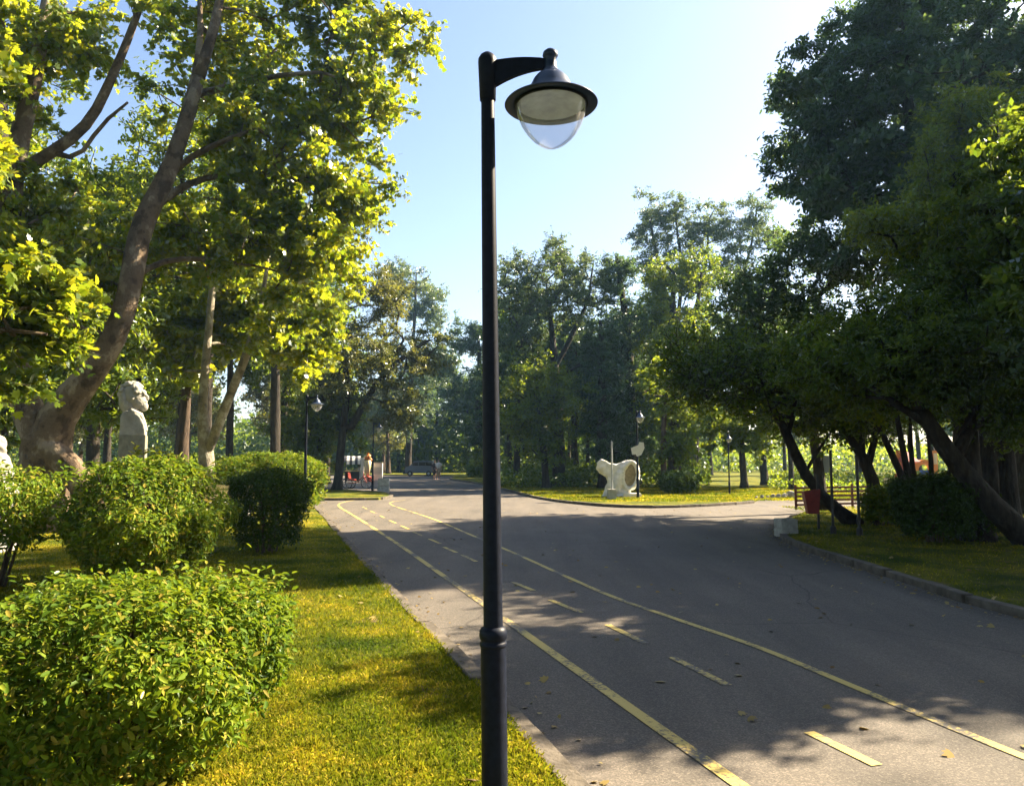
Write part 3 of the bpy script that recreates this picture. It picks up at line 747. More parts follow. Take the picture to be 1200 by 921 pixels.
# ==================================================================== MONUMENTS
def bust():
    D = 16.0; px = 157
    b = P(px, 500, D); t = thing('stone_bust', 'pale carved bust of a bearded man on a grey block pedestal', 'statue', (b.x, D, LZ), R(20))
    k = D/FPX
    # local z of photo rows
    zr = lambda y: P(px, y, D).z-LZ
    zc, zh, zp = zr(516), zr(487), zr(510)
    bm = bmesh.new(); box(bm, (0, 0, zp/2-.3), (.62, .60, zp+.6)); fin('pedestal', bm, M['stone_grey'], t, bevel=.012)
    s = k
    def torso(bm):
        pr = [(-.30, -.02), (.30, -.02), (.29, .10), (.265, .20), (.21, .31), (.14, .40), (.05, .46), (-.06, .50), (-.18, .50), (-.26, .46), (-.30, .38)]
        for y0, y1, kx in ((-.26, .26, 1), ):
            a = [bm.verts.new((x_, y0, zp+z_)) for x_, z_ in pr]; b2_ = [bm.verts.new((x_, y1, zp+z_)) for x_, z_ in pr]; n_ = len(pr)
            bm.faces.new(a); bm.faces.new(b2_[::-1])
            for i_ in range(n_): bm.faces.new((a[i_], b2_[i_], b2_[(i_+1) % n_], a[(i_+1) % n_]))
        ellip(bm, (-.05, 0, zp+.50), (.17, .16, .16))
    sculpt('torso', torso, .025, M['stone'], t, .004, 30)
    zc_ = zp+.78; HS = 1.42; t.scale = (.80, .80, 1)
    def head(bm):
        ellip(bm, (-.02, 0, zc_+.05), (.19, .155, .19)); ellip(bm, (.06, 0, zc_-.07), (.15, .12, .15), (0, .2, 0))
        ellip(bm, (.13, 0, zc_+.10), (.07, .12, .05)); ellip(bm, (.175, 0, zc_+.06), (.035, .10, .022))
        ellip(bm, (.20, 0, zc_+.005), (.05, .028, .055), (0, -.35, 0)); ellip(bm, (.185, 0, zc_-.065), (.04, .07, .022)); ellip(bm, (.165, 0, zc_-.15), (.075, .085, .085), (0, .3, 0))
        ellip(bm, (-.02, -.155, zc_), (.035, .02, .055)); ellip(bm, (-.02, .155, zc_), (.035, .02, .055))
        ellip(bm, (-.10, 0, zc_-.14), (.12, .13, .14))
        ellip(bm, (.16, -.055, zc_+.035), (.02, .022, .014)); ellip(bm, (.16, .055, zc_+.035), (.02, .022, .014))
    def grown(fn):
        def f_(bm):
            fn(bm); bmesh.ops.transform(bm, matrix=Matrix.Translation((-.02, 0, zc_)) @ Matrix.Diagonal((HS, HS, HS*.86, 1)) @ Matrix.Translation((0, 0, -zc_)), verts=bm.verts)
        return f_
    h = sculpt('head', grown(head), .014, M['stone'], t, .0035, 45, 1)
    def hair(bm):
        rr = random.Random(5)
        for i in range(46):
            a, e_ = rr.uniform(-math.pi, math.pi), rr.uniform(-.2, 1.45); 
            x = -.045+.20*math.cos(a)*math.cos(e_); 
            if x > .10 and e_ < .95: continue
            ellip(bm, (x, .165*math.sin(a)*math.cos(e_), zc_+.075+.175*math.sin(e_)), (.05, .05, .04), (rr.random()*3, 0, rr.random()*3), 2)
        ellip(bm, (-.17, 0, zc_-.03), (.09, .14, .2))
    sculpt('hair', grown(hair), .014, M['stone'], h, .003, 60, 1)
    def collar(bm):
        for i in range(13):
            a = -1.6+3.2*i/12; ellip(bm, (-.04+.20*math.cos(a), .22*math.sin(a), zp+.49-.07*math.cos(a)), (.05, .06, .06))
        for i in range(9):
            u = i/8; zz_ = .42-.30*u; xx_ = .13+.15*u**.6
            ellip(bm, (xx_, -.07, zp+zz_), (.045, .09, .05)); ellip(bm, (xx_, .07, zp+zz_), (.045, .09, .05))
    sculpt('collar', collar, .02, M['stone'], t)
bust()
def monument():
    D = 13.0; b = P(-10, 540, D); t = thing('stone_bust', 'weathered pale stone bust cut off at the picture edge', 'statue', (b.x, D, LZ))
    zt = P(0, 510, D).z-LZ
    def body(bm):
        ellip(bm, (0, 0, zt-.16), (.20, .22, .20)); ellip(bm, (.1, 0, zt-.22), (.12, .13, .18)); ellip(bm, (.0, 0, zt-.55), (.30, .32, .32)); box(bm, (0, 0, zt-.72), (.5, .5, .35))
    sculpt('torso', body, .02, M['stone'], t, .012, 18)
    bm = bmesh.new(); box(bm, (0, 0, (zt-.85)/2), (.62, .62, zt-.85)); fin('pedestal', bm, M['concrete'], t, bevel=.01)
monument()

def sculpture():
    D = 33.0; o = foot(722, D, LZ); t = thing('white_sculpture', 'large abstract white stone sculpture with two wing like lobes on the verge', 'sculpture', o)
    k = D/FPX; x = lambda px: (px-722)*k; z = lambda py: P(722, py, D).z-LZ
    def body(bm):
        # splayed foot, waist, shoulders, and the rounded lobe at one side
        pr = [(704, 586, .50), (741, 586, .5), (734, 566, .38), (730, 552, .36), (741, 542, .3), (735, 539, .25), (722, 544, .3), (715, 543, .3), (705, 538, .3), (701, 541, .3), (699, 549, .25), (705, 556, .25), (711, 559, .28), (712, 566, .38)]
        f = [bm.verts.new((x(a), -d/1.4, z(b))) for a, b, d in pr]; bk = [bm.verts.new((x(a), d/1.4, z(b))) for a, b, d in pr]; n_ = len(pr)
        bm.faces.new(f); bm.faces.new(bk[::-1])
        for i in range(n_): bm.faces.new((f[i], bk[i], bk[(i+1) % n_], f[(i+1) % n_]))
        ellip(bm, (x(706), -.02, z(547)), (.22, .24, .30), (0, .5, 0)); ellip(bm, (x(723), -.22, z(566)), (.20, .18, .75), (0, .28, 0))
        ellip(bm, (x(728), -.22, z(584)), (.38, .24, .22)); ellip(bm, (x(710), -.12, z(585)), (.28, .25, .2))
        # ring of the big hollow lobe
        for i in range(26):
            a = 2*math.pi*i/26; ellip(bm, (x(737)+.31*math.cos(a)+.05*math.sin(a), -.30-.06*math.cos(a), z(557)+.56*math.sin(a)), (.10, .17, .10), None, 2)
        ellip(bm, (x(737), -.10, z(557)), (.33, .18, .55), (0, .12, 0))
    s = sculpt('carving', body, .028, M['marble'], t, .02, 9, 1)
    def dish(bm): ellip(bm, (x(737)-.01, -.285, z(557)), (.27, .04, .49), (0, .1, 0))
    sculpt('hollow', dish, .02, M['stone_tan'], t)
    bm = bmesh.new(); box(bm, (x(738), -.35, z(581.5)), (.75, .6, .30)); fin('plinth', bm, M['marble'], t, bevel=.02)
sculpture()

def slim_pole():
    o = foot(717, 30.8, LZ); t = thing('marker_post', 'thin pale post on a small concrete block beside the white sculpture', 'post', o)
    bm = bmesh.new(); tube(bm, [(0, 0, .3), (0, 0, 2.28)], .035, 12); fin('post', bm, M['grey_metal'], t)
    bm = bmesh.new(); box(bm, (-.02, 0, .2), (.34, .34, .40)); fin('base', bm, M['concrete'], t, bevel=.02)
    bm = bmesh.new(); tube(bm, [(0, 0, 2.28), (0, 0, 2.31)], [.04, .02], 12); fin('cap', bm, M['grey_metal'], t)
slim_pole()
def arrow_board():
    D = 31.5; o = P(747, 528, D); t = thing('arrow_sign', 'white arrow shaped board fixed on the lamp post behind the sculpture', 'sign', (o.x, D-.06, o.z))
    k = D/FPX; pts = [(739, 525), (748, 521.5), (749, 518), (754, 518.5), (755, 525), (751, 533), (746, 535), (744.5, 532), (740.5, 533)]
    bm = bmesh.new(); a = [bm.verts.new(((x-747)*k, -.03, -(y-528)*k)) for x, y in pts]; b = [bm.verts.new(((x-747)*k, 0, -(y-528)*k)) for x, y in pts]
    bm.faces.new(a); bm.faces.new(b[::-1]); n_ = len(pts)
    for i in range(n_): bm.faces.new((a[i], b[i], b[(i+1) % n_], a[(i+1) % n_]))
    fin('board', bm, M['white_paint'], t, bevel=.004)
    bm = bmesh.new(); box(bm, (0, .03, .0), (.12, .05, .06)); fin('clamp', bm, M['dark_metal'], t)
arrow_board()

# ==================================================================== FURNITURE
def bench():
    o = foot(263, 20.0, LZ); t = thing('park_bench', 'pale park bench seen between the two clipped bushes', 'bench', (o.x, 20.0, LZ), R(12))
    bm = bmesh.new()
    for i in range(4): box(bm, (0, -.16+.11*i, .44), (1.5, .095, .04))
    fin('seat', bm, M['white_paint'], t, bevel=.006)
    bm = bmesh.new()
    for i in range(3): box(bm, (0, .26+.02*i, .60+.12*i), (1.5, .03, .10))
    fin('backrest', bm, M['bench_wood'], t, bevel=.006)
    for x in (-.6, .6):
        bm = bmesh.new(); box(bm, (x, 0, .21), (.09, .40, .42)); box(bm, (x, .29, .55), (.06, .05, .7), (-.16, 0, 0)); fin('leg', bm, M['concrete'], t, bevel=.008)
bench()

def stone_bin(px, D, w, h, label, rz=0, mat='concrete'):
    o = foot(px, D, 0); t = thing('concrete_bin', label, 'bin', (o.x, D, .0), rz)
    bm = bmesh.new(); prism(bm, [(-w/2*1.04, -w/2*1.04), (w/2*1.04, -w/2*1.04), (w/2*1.04, w/2*1.04), (-w/2*1.04, w/2*1.04)], 0, h*.46); fin('base', bm, M[mat], t, bevel=.015)
    bm = bmesh.new(); z0, z1 = h*.475, h
    o_ = [(-w/2, -w/2), (w/2, -w/2), (w/2, w/2), (-w/2, w/2)]; i_ = [(a*.78, b*.78) for a, b in o_]
    vo0 = [bm.verts.new((a, b, z0)) for a, b in o_]; vo1 = [bm.verts.new((a, b, z1)) for a, b in o_]; vi1 = [bm.verts.new((a, b, z1)) for a, b in i_]; vi0 = [bm.verts.new((a, b, z1-.12)) for a, b in i_]
    bm.faces.new(vo0[::-1]); bm.faces.new(vi0)
    for k in range(4):
        q = (k+1) % 4; bm.faces.new((vo0[k], vo0[q], vo1[q], vo1[k])); bm.faces.new((vo1[k], vo1[q], vi1[q], vi1[k])); bm.faces.new((vi1[k], vi1[q], vi0[q], vi0[k]))
    fin('tub', bm, M[mat], t, bevel=.01)
stone_bin(918.5, 16.5, .36, .38, 'square whitish concrete bin at the lawn corner of the side path', R(8), 'concrete')
stone_bin(450, 39.0, .55, .72, 'small concrete bin beside the far street lamp at the junction', R(5))

def red_bin():
    D = 17.2; o = foot(951, D, LZ); t = thing('litter_bin', 'dark red tapered litter bin hanging on a black post', 'bin', o, R(-8))
    bm = bmesh.new(); box(bm, (.12, .06, .6), (.045, .045, 1.25)); fin('post', bm, M['dark_metal'], t)
    bm = bmesh.new(); z0, z1 = .36, .84
    lo = [(-.14, -.13), (.09, -.13), (.09, .09), (-.14, .09)]; hi = [(-.22, -.17), (.13, -.17), (.13, .10), (-.22, .10)]
    a = [bm.verts.new((p[0], p[1], z0)) for p in lo]; b = [bm.verts.new((p[0], p[1], z1+(.06 if i in (1, 2) else 0))) for i, p in enumerate(hi)]; c = [bm.verts.new((p[0]*.9, p[1]*.88, z1-.0+(.06 if i in (1, 2) else 0))) for i, p in enumerate(hi)]
    bm.faces.new(a[::-1])
    for k in range(4):
        q = (k+1) % 4; bm.faces.new((a[k], a[q], b[q], b[k])); bm.faces.new((b[k], b[q], c[q], c[k]))
    d = [bm.verts.new((p[0]*.88, p[1]*.88, z0+.03)) for p in lo]; bm.faces.new(d)
    for k in range(4):
        q = (k+1) % 4; bm.faces.new((c[k], c[q], d[q], d[k]))
    fin('bucket', bm, M['red_paint'], t, bevel=.004)
red_bin()
def black_post(px, D, h, label, r=.028):
    o = foot(px, D, LZ); t = thing('metal_post', label, 'post', o)
    bm = bmesh.new(); tube(bm, [(0, 0, -.1), (0, 0, h)], r, 10); fin('post', bm, M['dark_metal'], t)
    bm = bmesh.new(); lathe(bm, [(r*2.2, -.02), (r*2.2, .12), (r*1.6, .16), (r, .17)], 14); fin('base', bm, M['dark_metal'], t)
black_post(973.5, 16.3, 1.75, 'thin black post standing just beside the red litter bin')
black_post(1004, 15.9, 1.6, 'thin black post between the curved trunk and the round bush')
def board():
    D = 24.0; o = foot(963, D, LZ); t = thing('notice_board', 'tilted grey white notice board seen through the trunks', 'sign', o, R(-14))
    z = P(963, 543, D).z-LZ
    bm = bmesh.new(); box(bm, (0, 0, z), (.46, .03, .52), (0, R(8), 0)); fin('panel', bm, M['silver'], t, bevel=.004)
    bm = bmesh.new(); tube(bm, [(.0, .04, -.05), (0, .04, z+.1)], .02, 8); fin('post', bm, M['dark_metal'], t)
board()

def fence():
    a = G(934, 596, LZ); b_ = Vector((P(1062, 590, 26.5).x, 26.5, LZ)); d = b_-a; t = thing('slat_fence', 'low brown wooden slat fence along the side path', 'fence', a, math.atan2(d.y, d.x)); Ln = d.length
    bm = bmesh.new()
    for i in range(5): box(bm, (Ln/2, 0, .12+.135*i), (Ln, .025, .065))
    fin('slats', bm, M['brown_wood'], t, bevel=.004)
    n_ = 5
    for i in range(n_):
        bm = bmesh.new(); box(bm, (Ln*i/(n_-1), .04, .36), (.07, .05, .80)); fin('post', bm, M['brown_wood'], t, bevel=.004)
fence()
# white painted stones along the far side of the path
for i, (x, y, s) in enumerate([(886, 584.6, .08), (893, 584.2, .10), (899.5, 584, .08), (906, 583.6, .11), (912, 583.5, .12), (919, 583.2, .13), (927, 582.8, .18)]):
    o = G(x, y, LZ)
    def st(bm, s=s): ellip(bm, (0, 0, s*.7), (s, s*.8, s*.9)); box(bm, (s*.2, 0, s*.5), (s*1.1, s*1.2, s))
    k = sculpt('edging_stone', st, .05, M['stone'], None, .03, 11+i); k.location = o
    tag(k, 'rough pale edging stone in the row beside the side path', 'stone', 'edging stones beside the side path')

def playground():
    D = 37.0; o = foot(1065, D, LZ); t = thing('playground_tower', 'orange blue and cream children playground tower behind the trees', 'playground', o)
    k = D/FPX; X = lambda px: (px-1065)*k; Z = lambda py: P(1065, py, D).z-LZ
    def panel(name, x0, x1, y0, y1, mat, y=0, th=.06):
        bm = bmesh.new(); box(bm, ((X(x0)+X(x1))/2, y, (Z(y0)+Z(y1))/2), (abs(X(x1)-X(x0)), th, abs(Z(y1)-Z(y0)))); return fin(name, bm, M[mat], t, bevel=.01)
    panel('side_panel', 1035, 1047, 560, 577, 'cream'); panel('post', 1047.5, 1049.5, 555, 580, 'red_plastic', -.05); panel('front_panel', 1050, 1068, 558, 577, 'cream', .2)
    panel('post', 1050.5, 1055, 528, 560, 'orange', -.02, .12); panel('post', 1055.3, 1058.5, 540, 575, 'red_plastic', 0, .12)
    panel('post', 1090, 1097, 528, 572, 'orange', -.02, .25); panel('sign_plate', 1091.5, 1095.5, 531, 544, 'cream', -.20, .03); panel('post', 1070, 1073, 548, 575, 'orange', -.02, .12)
    bm = bmesh.new()    # the arch
    cx, r0 = X(1081.5), X(1091)-X(1081.5)+.12
    for i in range(12):
        a0, a1 = math.pi*i/12, math.pi*(i+1)/12
        for q in range(1):
            v = [(cx+r*math.cos(a), yy_, Z(551)+r*math.sin(a)) for yy_ in (-.12, .12) for a, r in ((a0, r0), (a1, r0), (a1, r0-.22), (a0, r0-.22))]
            vs = [bm.verts.new(p) for p in v]
            for f in ((0, 1, 2, 3), (7, 6, 5, 4), (0, 4, 5, 1), (1, 5, 6, 2), (2, 6, 7, 3), (3, 7, 4, 0)): bm.faces.new([vs[i_] for i_ in f])
    bmesh.ops.remove_doubles(bm, verts=bm.verts, dist=.001)
    fin('arch', bm, M['orange'], t)
    panel('barrier', 1078, 1089, 551, 562, 'blue', .05); panel('deck', 1070, 1097, 563, 565, 'cream', .5, 1.2)
    bm = bmesh.new()    # slide going off to the side
    pts = [(X(1097), 0, Z(560)), (X(1106), 0, Z(567)), (X(1120), 0, Z(580)), (X(1130), 0, Z(582))]
    for (a, b) in zip(pts, pts[1:]):
        for yy_ in (-.3, .3):
            vs = [bm.verts.new(p) for p in ((a[0], yy_, a[2]+.2), (b[0], yy_, b[2]+.2), (b[0], yy_, b[2]), (a[0], yy_, a[2]))]; bm.faces.new(vs)
        vs = [bm.verts.new(p) for p in ((a[0], -.3, a[2]), (b[0], -.3, b[2]), (b[0], .3, b[2]), (a[0], .3, a[2]))]; bm.faces.new(vs)
    o2 = fin('slide', bm, M['blue'], t); md = o2.modifiers.new('s', 'SOLIDIFY'); md.thickness = .03
    bm = bmesh.new(); s_ = [(X(1050), -.7), (X(1070), -.7), (X(1070), .5), (X(1050), .5)]
    f = [bm.verts.new((a, b, Z(541))) for a, b in s_]; ap = bm.verts.new((X(1060), -.1, Z(527)))
    for i in range(4): bm.faces.new((f[i], f[(i+1) % 4], ap))
    o3 = fin('roof', bm, M['red_plastic'], t); md = o3.modifiers.new('s', 'SOLIDIFY'); md.thickness = .04
playground()

# ---- far plaza: van, kiosk, cart, people
def van():
    D = 82; o = foot(492, D, 0); t = thing('parked_van', 'silver van parked in tree shade at the far end', 'van', (o.x, D, 0), R(4))
    bm = bmesh.new(); pr = [(-1.9, .35), (1.9, .35), (1.9, .95), (1.75, 1.15), (1.2, 1.25), (.75, 1.85), (-1.6, 1.9), (-1.85, 1.7), (-1.9, 1.2)]
    a = [bm.verts.new((-x, -.8, z)) for x, z in pr]; b = [bm.verts.new((-x, .8, z)) for x, z in pr]; n_ = len(pr); bm.faces.new(a); bm.faces.new(b[::-1])
    for i in range(n_): bm.faces.new((a[i], b[i], b[(i+1) % n_], a[(i+1) % n_]))
    fin('body', bm, M['shaded_van_paint'], t, bevel=.05); t.scale = (.8, .8, .86)
    for x0, x1 in ((-.95, -.15), (-.1, .75), (.8, 1.6)):
        bm = bmesh.new(); box(bm, ((x0+x1)/2, -.81, 1.5), (x1-x0, .02, .42)); fin('side_window', bm, M['dark_glass'], t)
    bm = bmesh.new(); box(bm, (-1.0, 0, 1.53), (.04, 1.4, .62), (0, R(37), 0)); fin('windscreen', bm, M['dark_glass'], t)
    for x in (-1.25, 1.2):
        for y in (-.78, .78):
            bm = bmesh.new(); tube(bm, [(x, y-.1, .32), (x, y+.1, .32)], .32, 20); w = fin('wheel', bm, M['rubber'], t)
            bm = bmesh.new(); tube(bm, [(x, y-.112, .32), (x, y+.112, .32)], .17, 14); fin('rim', bm, M['silver'], w)
    for y in (-.6, .6):
        bm = bmesh.new(); ellip(bm, (-1.88, y, .82), (.05, .16, .09), None, 2); fin('headlight', bm, M['white_paint'], t)
van()
def person(px, D, h, label, shirt, trousers, rz=0, stride=.12, seated=False):
    o = foot(px, D, 0); s = h/1.75
    def body(bm):
        def cap(a, b, r0, r1, n=7):
            a, b = Vector(a)*s, Vector(b)*s
            for i in range(n):
                u = i/(n-1); ellip(bm, a.lerp(b, u), ((r0+(r1-r0)*u)*s,)*3, None, 2)
        if not seated:
            for sg in (-1, 1):
                cap((.09*sg, 0, .90), (.10*sg, -stride*sg, .48), .085, .06); cap((.10*sg, -stride*sg, .48), (.10*sg, -stride*sg*1.1+.03, .08), .055, .04)
                cap((.10*sg, -stride*sg*1.1+.03, .05), (.11*sg, -stride*sg*1.1-.12, .04), .04, .035, 4)
            z0 = 0
        else:
            z0 = -.28
            for sg in (-1, 1):
                cap((.09*sg, 0, .64), (.11*sg, -.42, .62), .085, .06); cap((.11*sg, -.42, .62), (.11*sg, -.45, .20), .055, .04); cap((.11*sg, -.45, .17), (.11*sg, -.58, .16), .04, .03, 4)
        for sg in (-1, 1):
            cap((.19*sg, 0, 1.42+z0), (.24*sg, .02, 1.13+z0), .05, .04); cap((.24*sg, .02, 1.13+z0), (.24*sg, -.08, .88+z0), .038, .03); ellip(bm, Vector((.24*sg, -.10, .82+z0))*s, (.03*s, .035*s, .06*s), None, 2)
        cap((0, 0, .93+z0), (0, 0, 1.2+z0), .13, .135); cap((-.1, 0, 1.38+z0), (.1, 0, 1.38+z0), .09, .09, 4); cap((0, 0, 1.25+z0), (0, 0, 1.4+z0), .14, .10, 4); cap((0, 0, 1.44+z0), (0, -.01, 1.55+z0), .05, .05, 3)
        ellip(bm, Vector((0, -.01, 1.64+z0))*s, (.075*s, .09*s, .115*s)); ellip(bm, Vector((0, -.10, 1.63+z0))*s, (.015*s, .02*s, .025*s), None, 2)
    b = sculpt('person', body, .022, M['skin']); b.location = (o.x, D, 0.0); b.rotation_euler = (0, 0, rz)
    tag(b, label, 'person')
    z0 = -.28 if seated else 0
    def top(bm):
        ellip(bm, Vector((0, 0, 1.2+z0))*s, (.185*s, .15*s, .34*s)); ellip(bm, Vector((0, 0, 1.38+z0))*s, (.23*s, .13*s, .10*s))
        for sg in (-1, 1): ellip(bm, Vector((.225*sg, .01, 1.29+z0))*s, (.065*s, .07*s, .15*s), (0, -.2*sg, 0))
    sculpt('shirt', top, .025, M[shirt], b)
    def bot(bm):
        if seated:
            for sg in (-1, 1): ellip(bm, Vector((.10*sg, -.2, .64))*s, (.11*s, .30*s, .11*s))
        else:
            ellip(bm, Vector((0, 0, .93))*s, (.17*s, .14*s, .14*s))
            for sg in (-1, 1): ellip(bm, Vector((.095*sg, -stride*sg*.5, .66))*s, (.10*s, .11*s, .30*s), (.25*sg, 0, 0))
    sculpt('trousers', bot, .025, M[trousers], b)
    def hr(bm): ellip(bm, Vector((0, .015, 1.68+z0))*s, (.088*s, .10*s, .095*s))
    sculpt('hair', hr, .02, M['hair'], b)
    return b
person(514, 66, 1.72, 'person in a white shirt walking beside the parked van', 'shirt_white', 'cloth_tan', 0, .12)
person(509.5, 66.6, 1.66, 'person in dark clothes walking next to the one in white', 'cloth_dark', 'cloth_dark', 0, .1)
def kiosk():
    D = 58; o = foot(413, D, 0); t = thing('market_stall', 'small stall with a black and white striped awning', 'stall', (o.x, D, 0), R(10))
    for x in (-.5, .5):
        for y in (-.4, .4):
            bm = bmesh.new(); tube(bm, [(x, y, 0), (x, y, 1.75)], .025, 8); fin('post', bm, M['dark_metal'], t)
    for i in range(6):
        bm = bmesh.new(); x0 = -.6+.2*i
        ys = [(-.62, 1.35), (-.5, 1.62), (-.25, 1.86), (.1, 1.97), (.45, 1.95)]
        a = [bm.verts.new((x0, y, z)) for y, z in ys]; b = [bm.verts.new((x0+.2, y, z)) for y, z in ys]
        for k in range(4): bm.faces.new((a[k], b[k], b[k+1], a[k+1]))
        q = fin('awning_strip', bm, M['shirt_white'] if i % 2 else M['cloth_dark'], t); md = q.modifiers.new('s', 'SOLIDIFY'); md.thickness = .012
    bm = bmesh.new(); box(bm, (0, 0, .85), (1.15, .9, .06)); fin('counter', bm, M['bench_wood'], t)
    bm = bmesh.new(); box(bm, (0, .02, .45), (1.0, .8, .7)); fin('cabinet', bm, M['dark_metal'], t, bevel=.02)
kiosk()
def cone_display():
    D = 60; o = foot(431, D, 0); t = thing('advertising_figure', 'tall orange and white display figure between stall and lamp', 'display', (o.x, D, 0))
    bm = bmesh.new(); lathe(bm, [(.32, 0), (.32, .35), (.26, .4)], 20, cap=True); fin('base', bm, M['red_plastic'], t)
    bm = bmesh.new(); lathe(bm, [(.13, .4), (.22, 1.1), (.30, 1.65)], 20, cap=True); fin('body', bm, M['cream'], t, True)
    def sw(bm):
        for i in range(14):
            a = i*.9; r_ = .2*(1-i/15); ellip(bm, (r_*math.cos(a)+.05*i/14, r_*math.sin(a), 1.68+.045*i), (.17*(1-i/22),)*3, None, 2)
    sculpt('swirl', sw, .03, M['orange'], t)
    bm = bmesh.new(); box(bm, (-.42, .05, .9), (.22, .25, 1.9)); fin('side_panel', bm, M['white_paint'], t, bevel=.02)
cone_display()
def freezer(px, D, w, h, label, z0=0):
    o = foot(px, D, 0); t = thing('white_cabinet', label, 'cabinet', (o.x, D, z0), R(5))
    bm = bmesh.new(); box(bm, (0, 0, h/2+.08), (w, .6, h)); fin('body', bm, M['white_paint'], t, bevel=.03)
    bm = bmesh.new(); box(bm, (0, -.31, h*.62), (w*.8, .02, h*.4)); fin('panel', bm, M['silver'], t)
    bm = bmesh.new(); box(bm, (0, 0, h+.11), (w*1.04, .64, .05)); fin('lid', bm, M['concrete'], t, bevel=.01)
freezer(443, 61, .75, 1.35, 'white cabinet standing just past the far street lamp')
freezer(423, 60.5, .42, .95, 'small white box between the striped stall and the display figure')
def cart():
    D = 44.5; o = foot(420, D, 0); t = thing('pedal_cart', 'red pedal cart with large wheels parked behind the kerb', 'cart', (o.x, D, 0), R(-10))
    for x, r_ in ((-.55, .30), (.52, .33)):
        for y in ((-.25, .25) if x < 0 else (0,)):
            bm = bmesh.new(); n_ = 22
            tube(bm, [(x+r_*math.cos(2*math.pi*i/n_), y, r_+.02+r_*math.sin(2*math.pi*i/n_)) for i in range(n_+1)], .022, 6); w = fin('wheel', bm, M['rubber'], t)
            bm = bmesh.new()
            for i in range(8): tube(bm, [(x, y, r_+.02), (x+r_*math.cos(2*math.pi*i/8), y, r_+.02+r_*math.sin(2*math.pi*i/8))], .006, 3)
            fin('spokes', bm, M['silver'], w)
    bm = bmesh.new(); tube(bm, [(-.55, 0, .32), (-.1, 0, .35), (.35, 0, .75), (.52, 0, .35)], .03, 8); tube(bm, [(-.55, -.25, .32), (-.55, .25, .32)], .02, 6); tube(bm, [(.35, 0, .75), (.30, 0, 1.0)], .02, 6); fin('frame', bm, M['red_plastic'], t)
    bm = bmesh.new(); tube(bm, [(.26, -.25, 1.02), (.30, 0, 1.0), (.26, .25, 1.02)], .015, 6); fin('handlebar', bm, M['dark_metal'], t)
    bm = bmesh.new(); box(bm, (-.35, 0, .52), (.42, .42, .08)); box(bm, (-.55, 0, .74), (.07, .42, .40), (0, -.2, 0)); fin('seat', bm, M['red_plastic'], t, bevel=.02)
cart()

# ==================================================================== TREES
def T(name, label, base, limbs, blobs, nleaf, leaf, tpl, lm, bm_, **k):
    return grow(name, base, limbs, blobs, nleaf, leaf, tpl, M[lm], M[bm_], label, **k)

f = foot(58, 17)
plane = T('plane_tree', 'huge twisted plane tree leaning towards the road behind the sparse bush', f, [
    ([f, P(50, 560, 17), P(46, 520, 17), P(66, 485, 17), P(105, 445, 16.9), P(138, 396, 16.8), P(150, 345, 16.9), P(157, 300, 17.1), P(168, 258, 17.3), P(196, 205, 17.6), P(228, 110, 18), P(252, 30, 18.2), P(268, -50, 18.4)],
     [.50, .47, .44, .37, .29, .26, .25, .25, .23, .19, .15, .11, .07]),
    ([P(46, 520, 17), P(20, 440, 17.2), P(8, 330, 17.4), P(14, 210, 17.4), P(40, 90, 17.4), P(62, -30, 17.4)], [.34, .28, .25, .22, .18, .12]),
    L([(172, 250), (205, 225), (240, 205), (300, 206)], 18.3, .13, .05, None, 1), L([(190, 215), (225, 180), (262, 165), (300, 150)], 18.5, .10, .04),
    L([(226, 112), (280, 100), (330, 86), (376, 85)], 19, .10, .04), L([(210, 150), (232, 90), (236, 30), (232, -30)], 18.8, .11, .05),
    L([(16, 205), (62, 178), (104, 150), (134, 85), (166, 4), (180, -40)], 17.5, .15, .06), L([(60, 176), (90, 200), (120, 140), (150, 120)], 17.5, .08, .03),
    L([(150, 330), (190, 300), (260, 305), (300, 312)], 17.8, .09, .03, None, 1.5),
    L([(40, 520), (85, 540), (100, 575), (112, 600)], 16.9, .34, .20)],
    [B(330, 170, 19.8, 90, 90, 2.0, 5), B(410, 110, 20, 50, 88, 1.6, 3), B(400, 220, 20, 42, 56, 1.5, 2.4), B(300, 290, 19.8, 80, 55, 1.7, 3.6), B(365, 300, 20, 50, 44, 1.4, 2.2), B(250, 60, 20, 95, 80, 1.5, 4), B(380, 20, 20, 75, 50, 2, 3), B(455, 30, 20, 34, 40, 1, 1.1), B(490, 45, 20, 16, 14, .6, .25),
     B(110, 30, 18, 80, 50, 2.2, 1.7), B(40, 250, 18, 70, 100, 1.6, 3.0), B(110, 320, 19, 70, 55, 1.2, 2.4), B(220, 270, 20, 60, 50, 1.2, 2), B(40, 330, 16.2, 50, 60, .8, 1.4), B(15, 60, 17, 60, 90, 2, 3), B(320, 370, 20, 30, 40, 1, .8)],
    72000, .135, 'lobed', 'plane_leaf', 'bark_plane', spread=.40, ncl=420, seed=3, hollow=1.8, holes=.65, tip=.009, sag=.1, twigs=2, up=.35)
f = foot(-30, 10.8)
T('plane_tree', 'plane tree whose low leafy boughs hang across the picture edge above the sparse bush', f, [
    ([f, P(-60, 480, 10.8), P(-70, 380, 10.8), P(-50, 200, 10.8), P(-40, 0, 10.8)], [.2, .18, .16, .13, .08]),
    L([(-68, 390), (-30, 380), (10, 385), (55, 392)], 11, .06, .02)],
    [B(10, 385, 11.4, 62, 32, .9, 2.6), B(-5, 440, 11.6, 50, 20, .7, 1.2), B(70, 345, 11.6, 36, 20, .6, .7), B(0, 320, 11, 60, 60, 1, 2), B(-40, 150, 11, 60, 120, 1, 3)],
    11000, .125, 'lobed', 'plane_leaf', 'bark_plane', spread=.22, ncl=90, seed=8, tip=.006, up=1.1, sag=.1)
f = foot(243, 24)
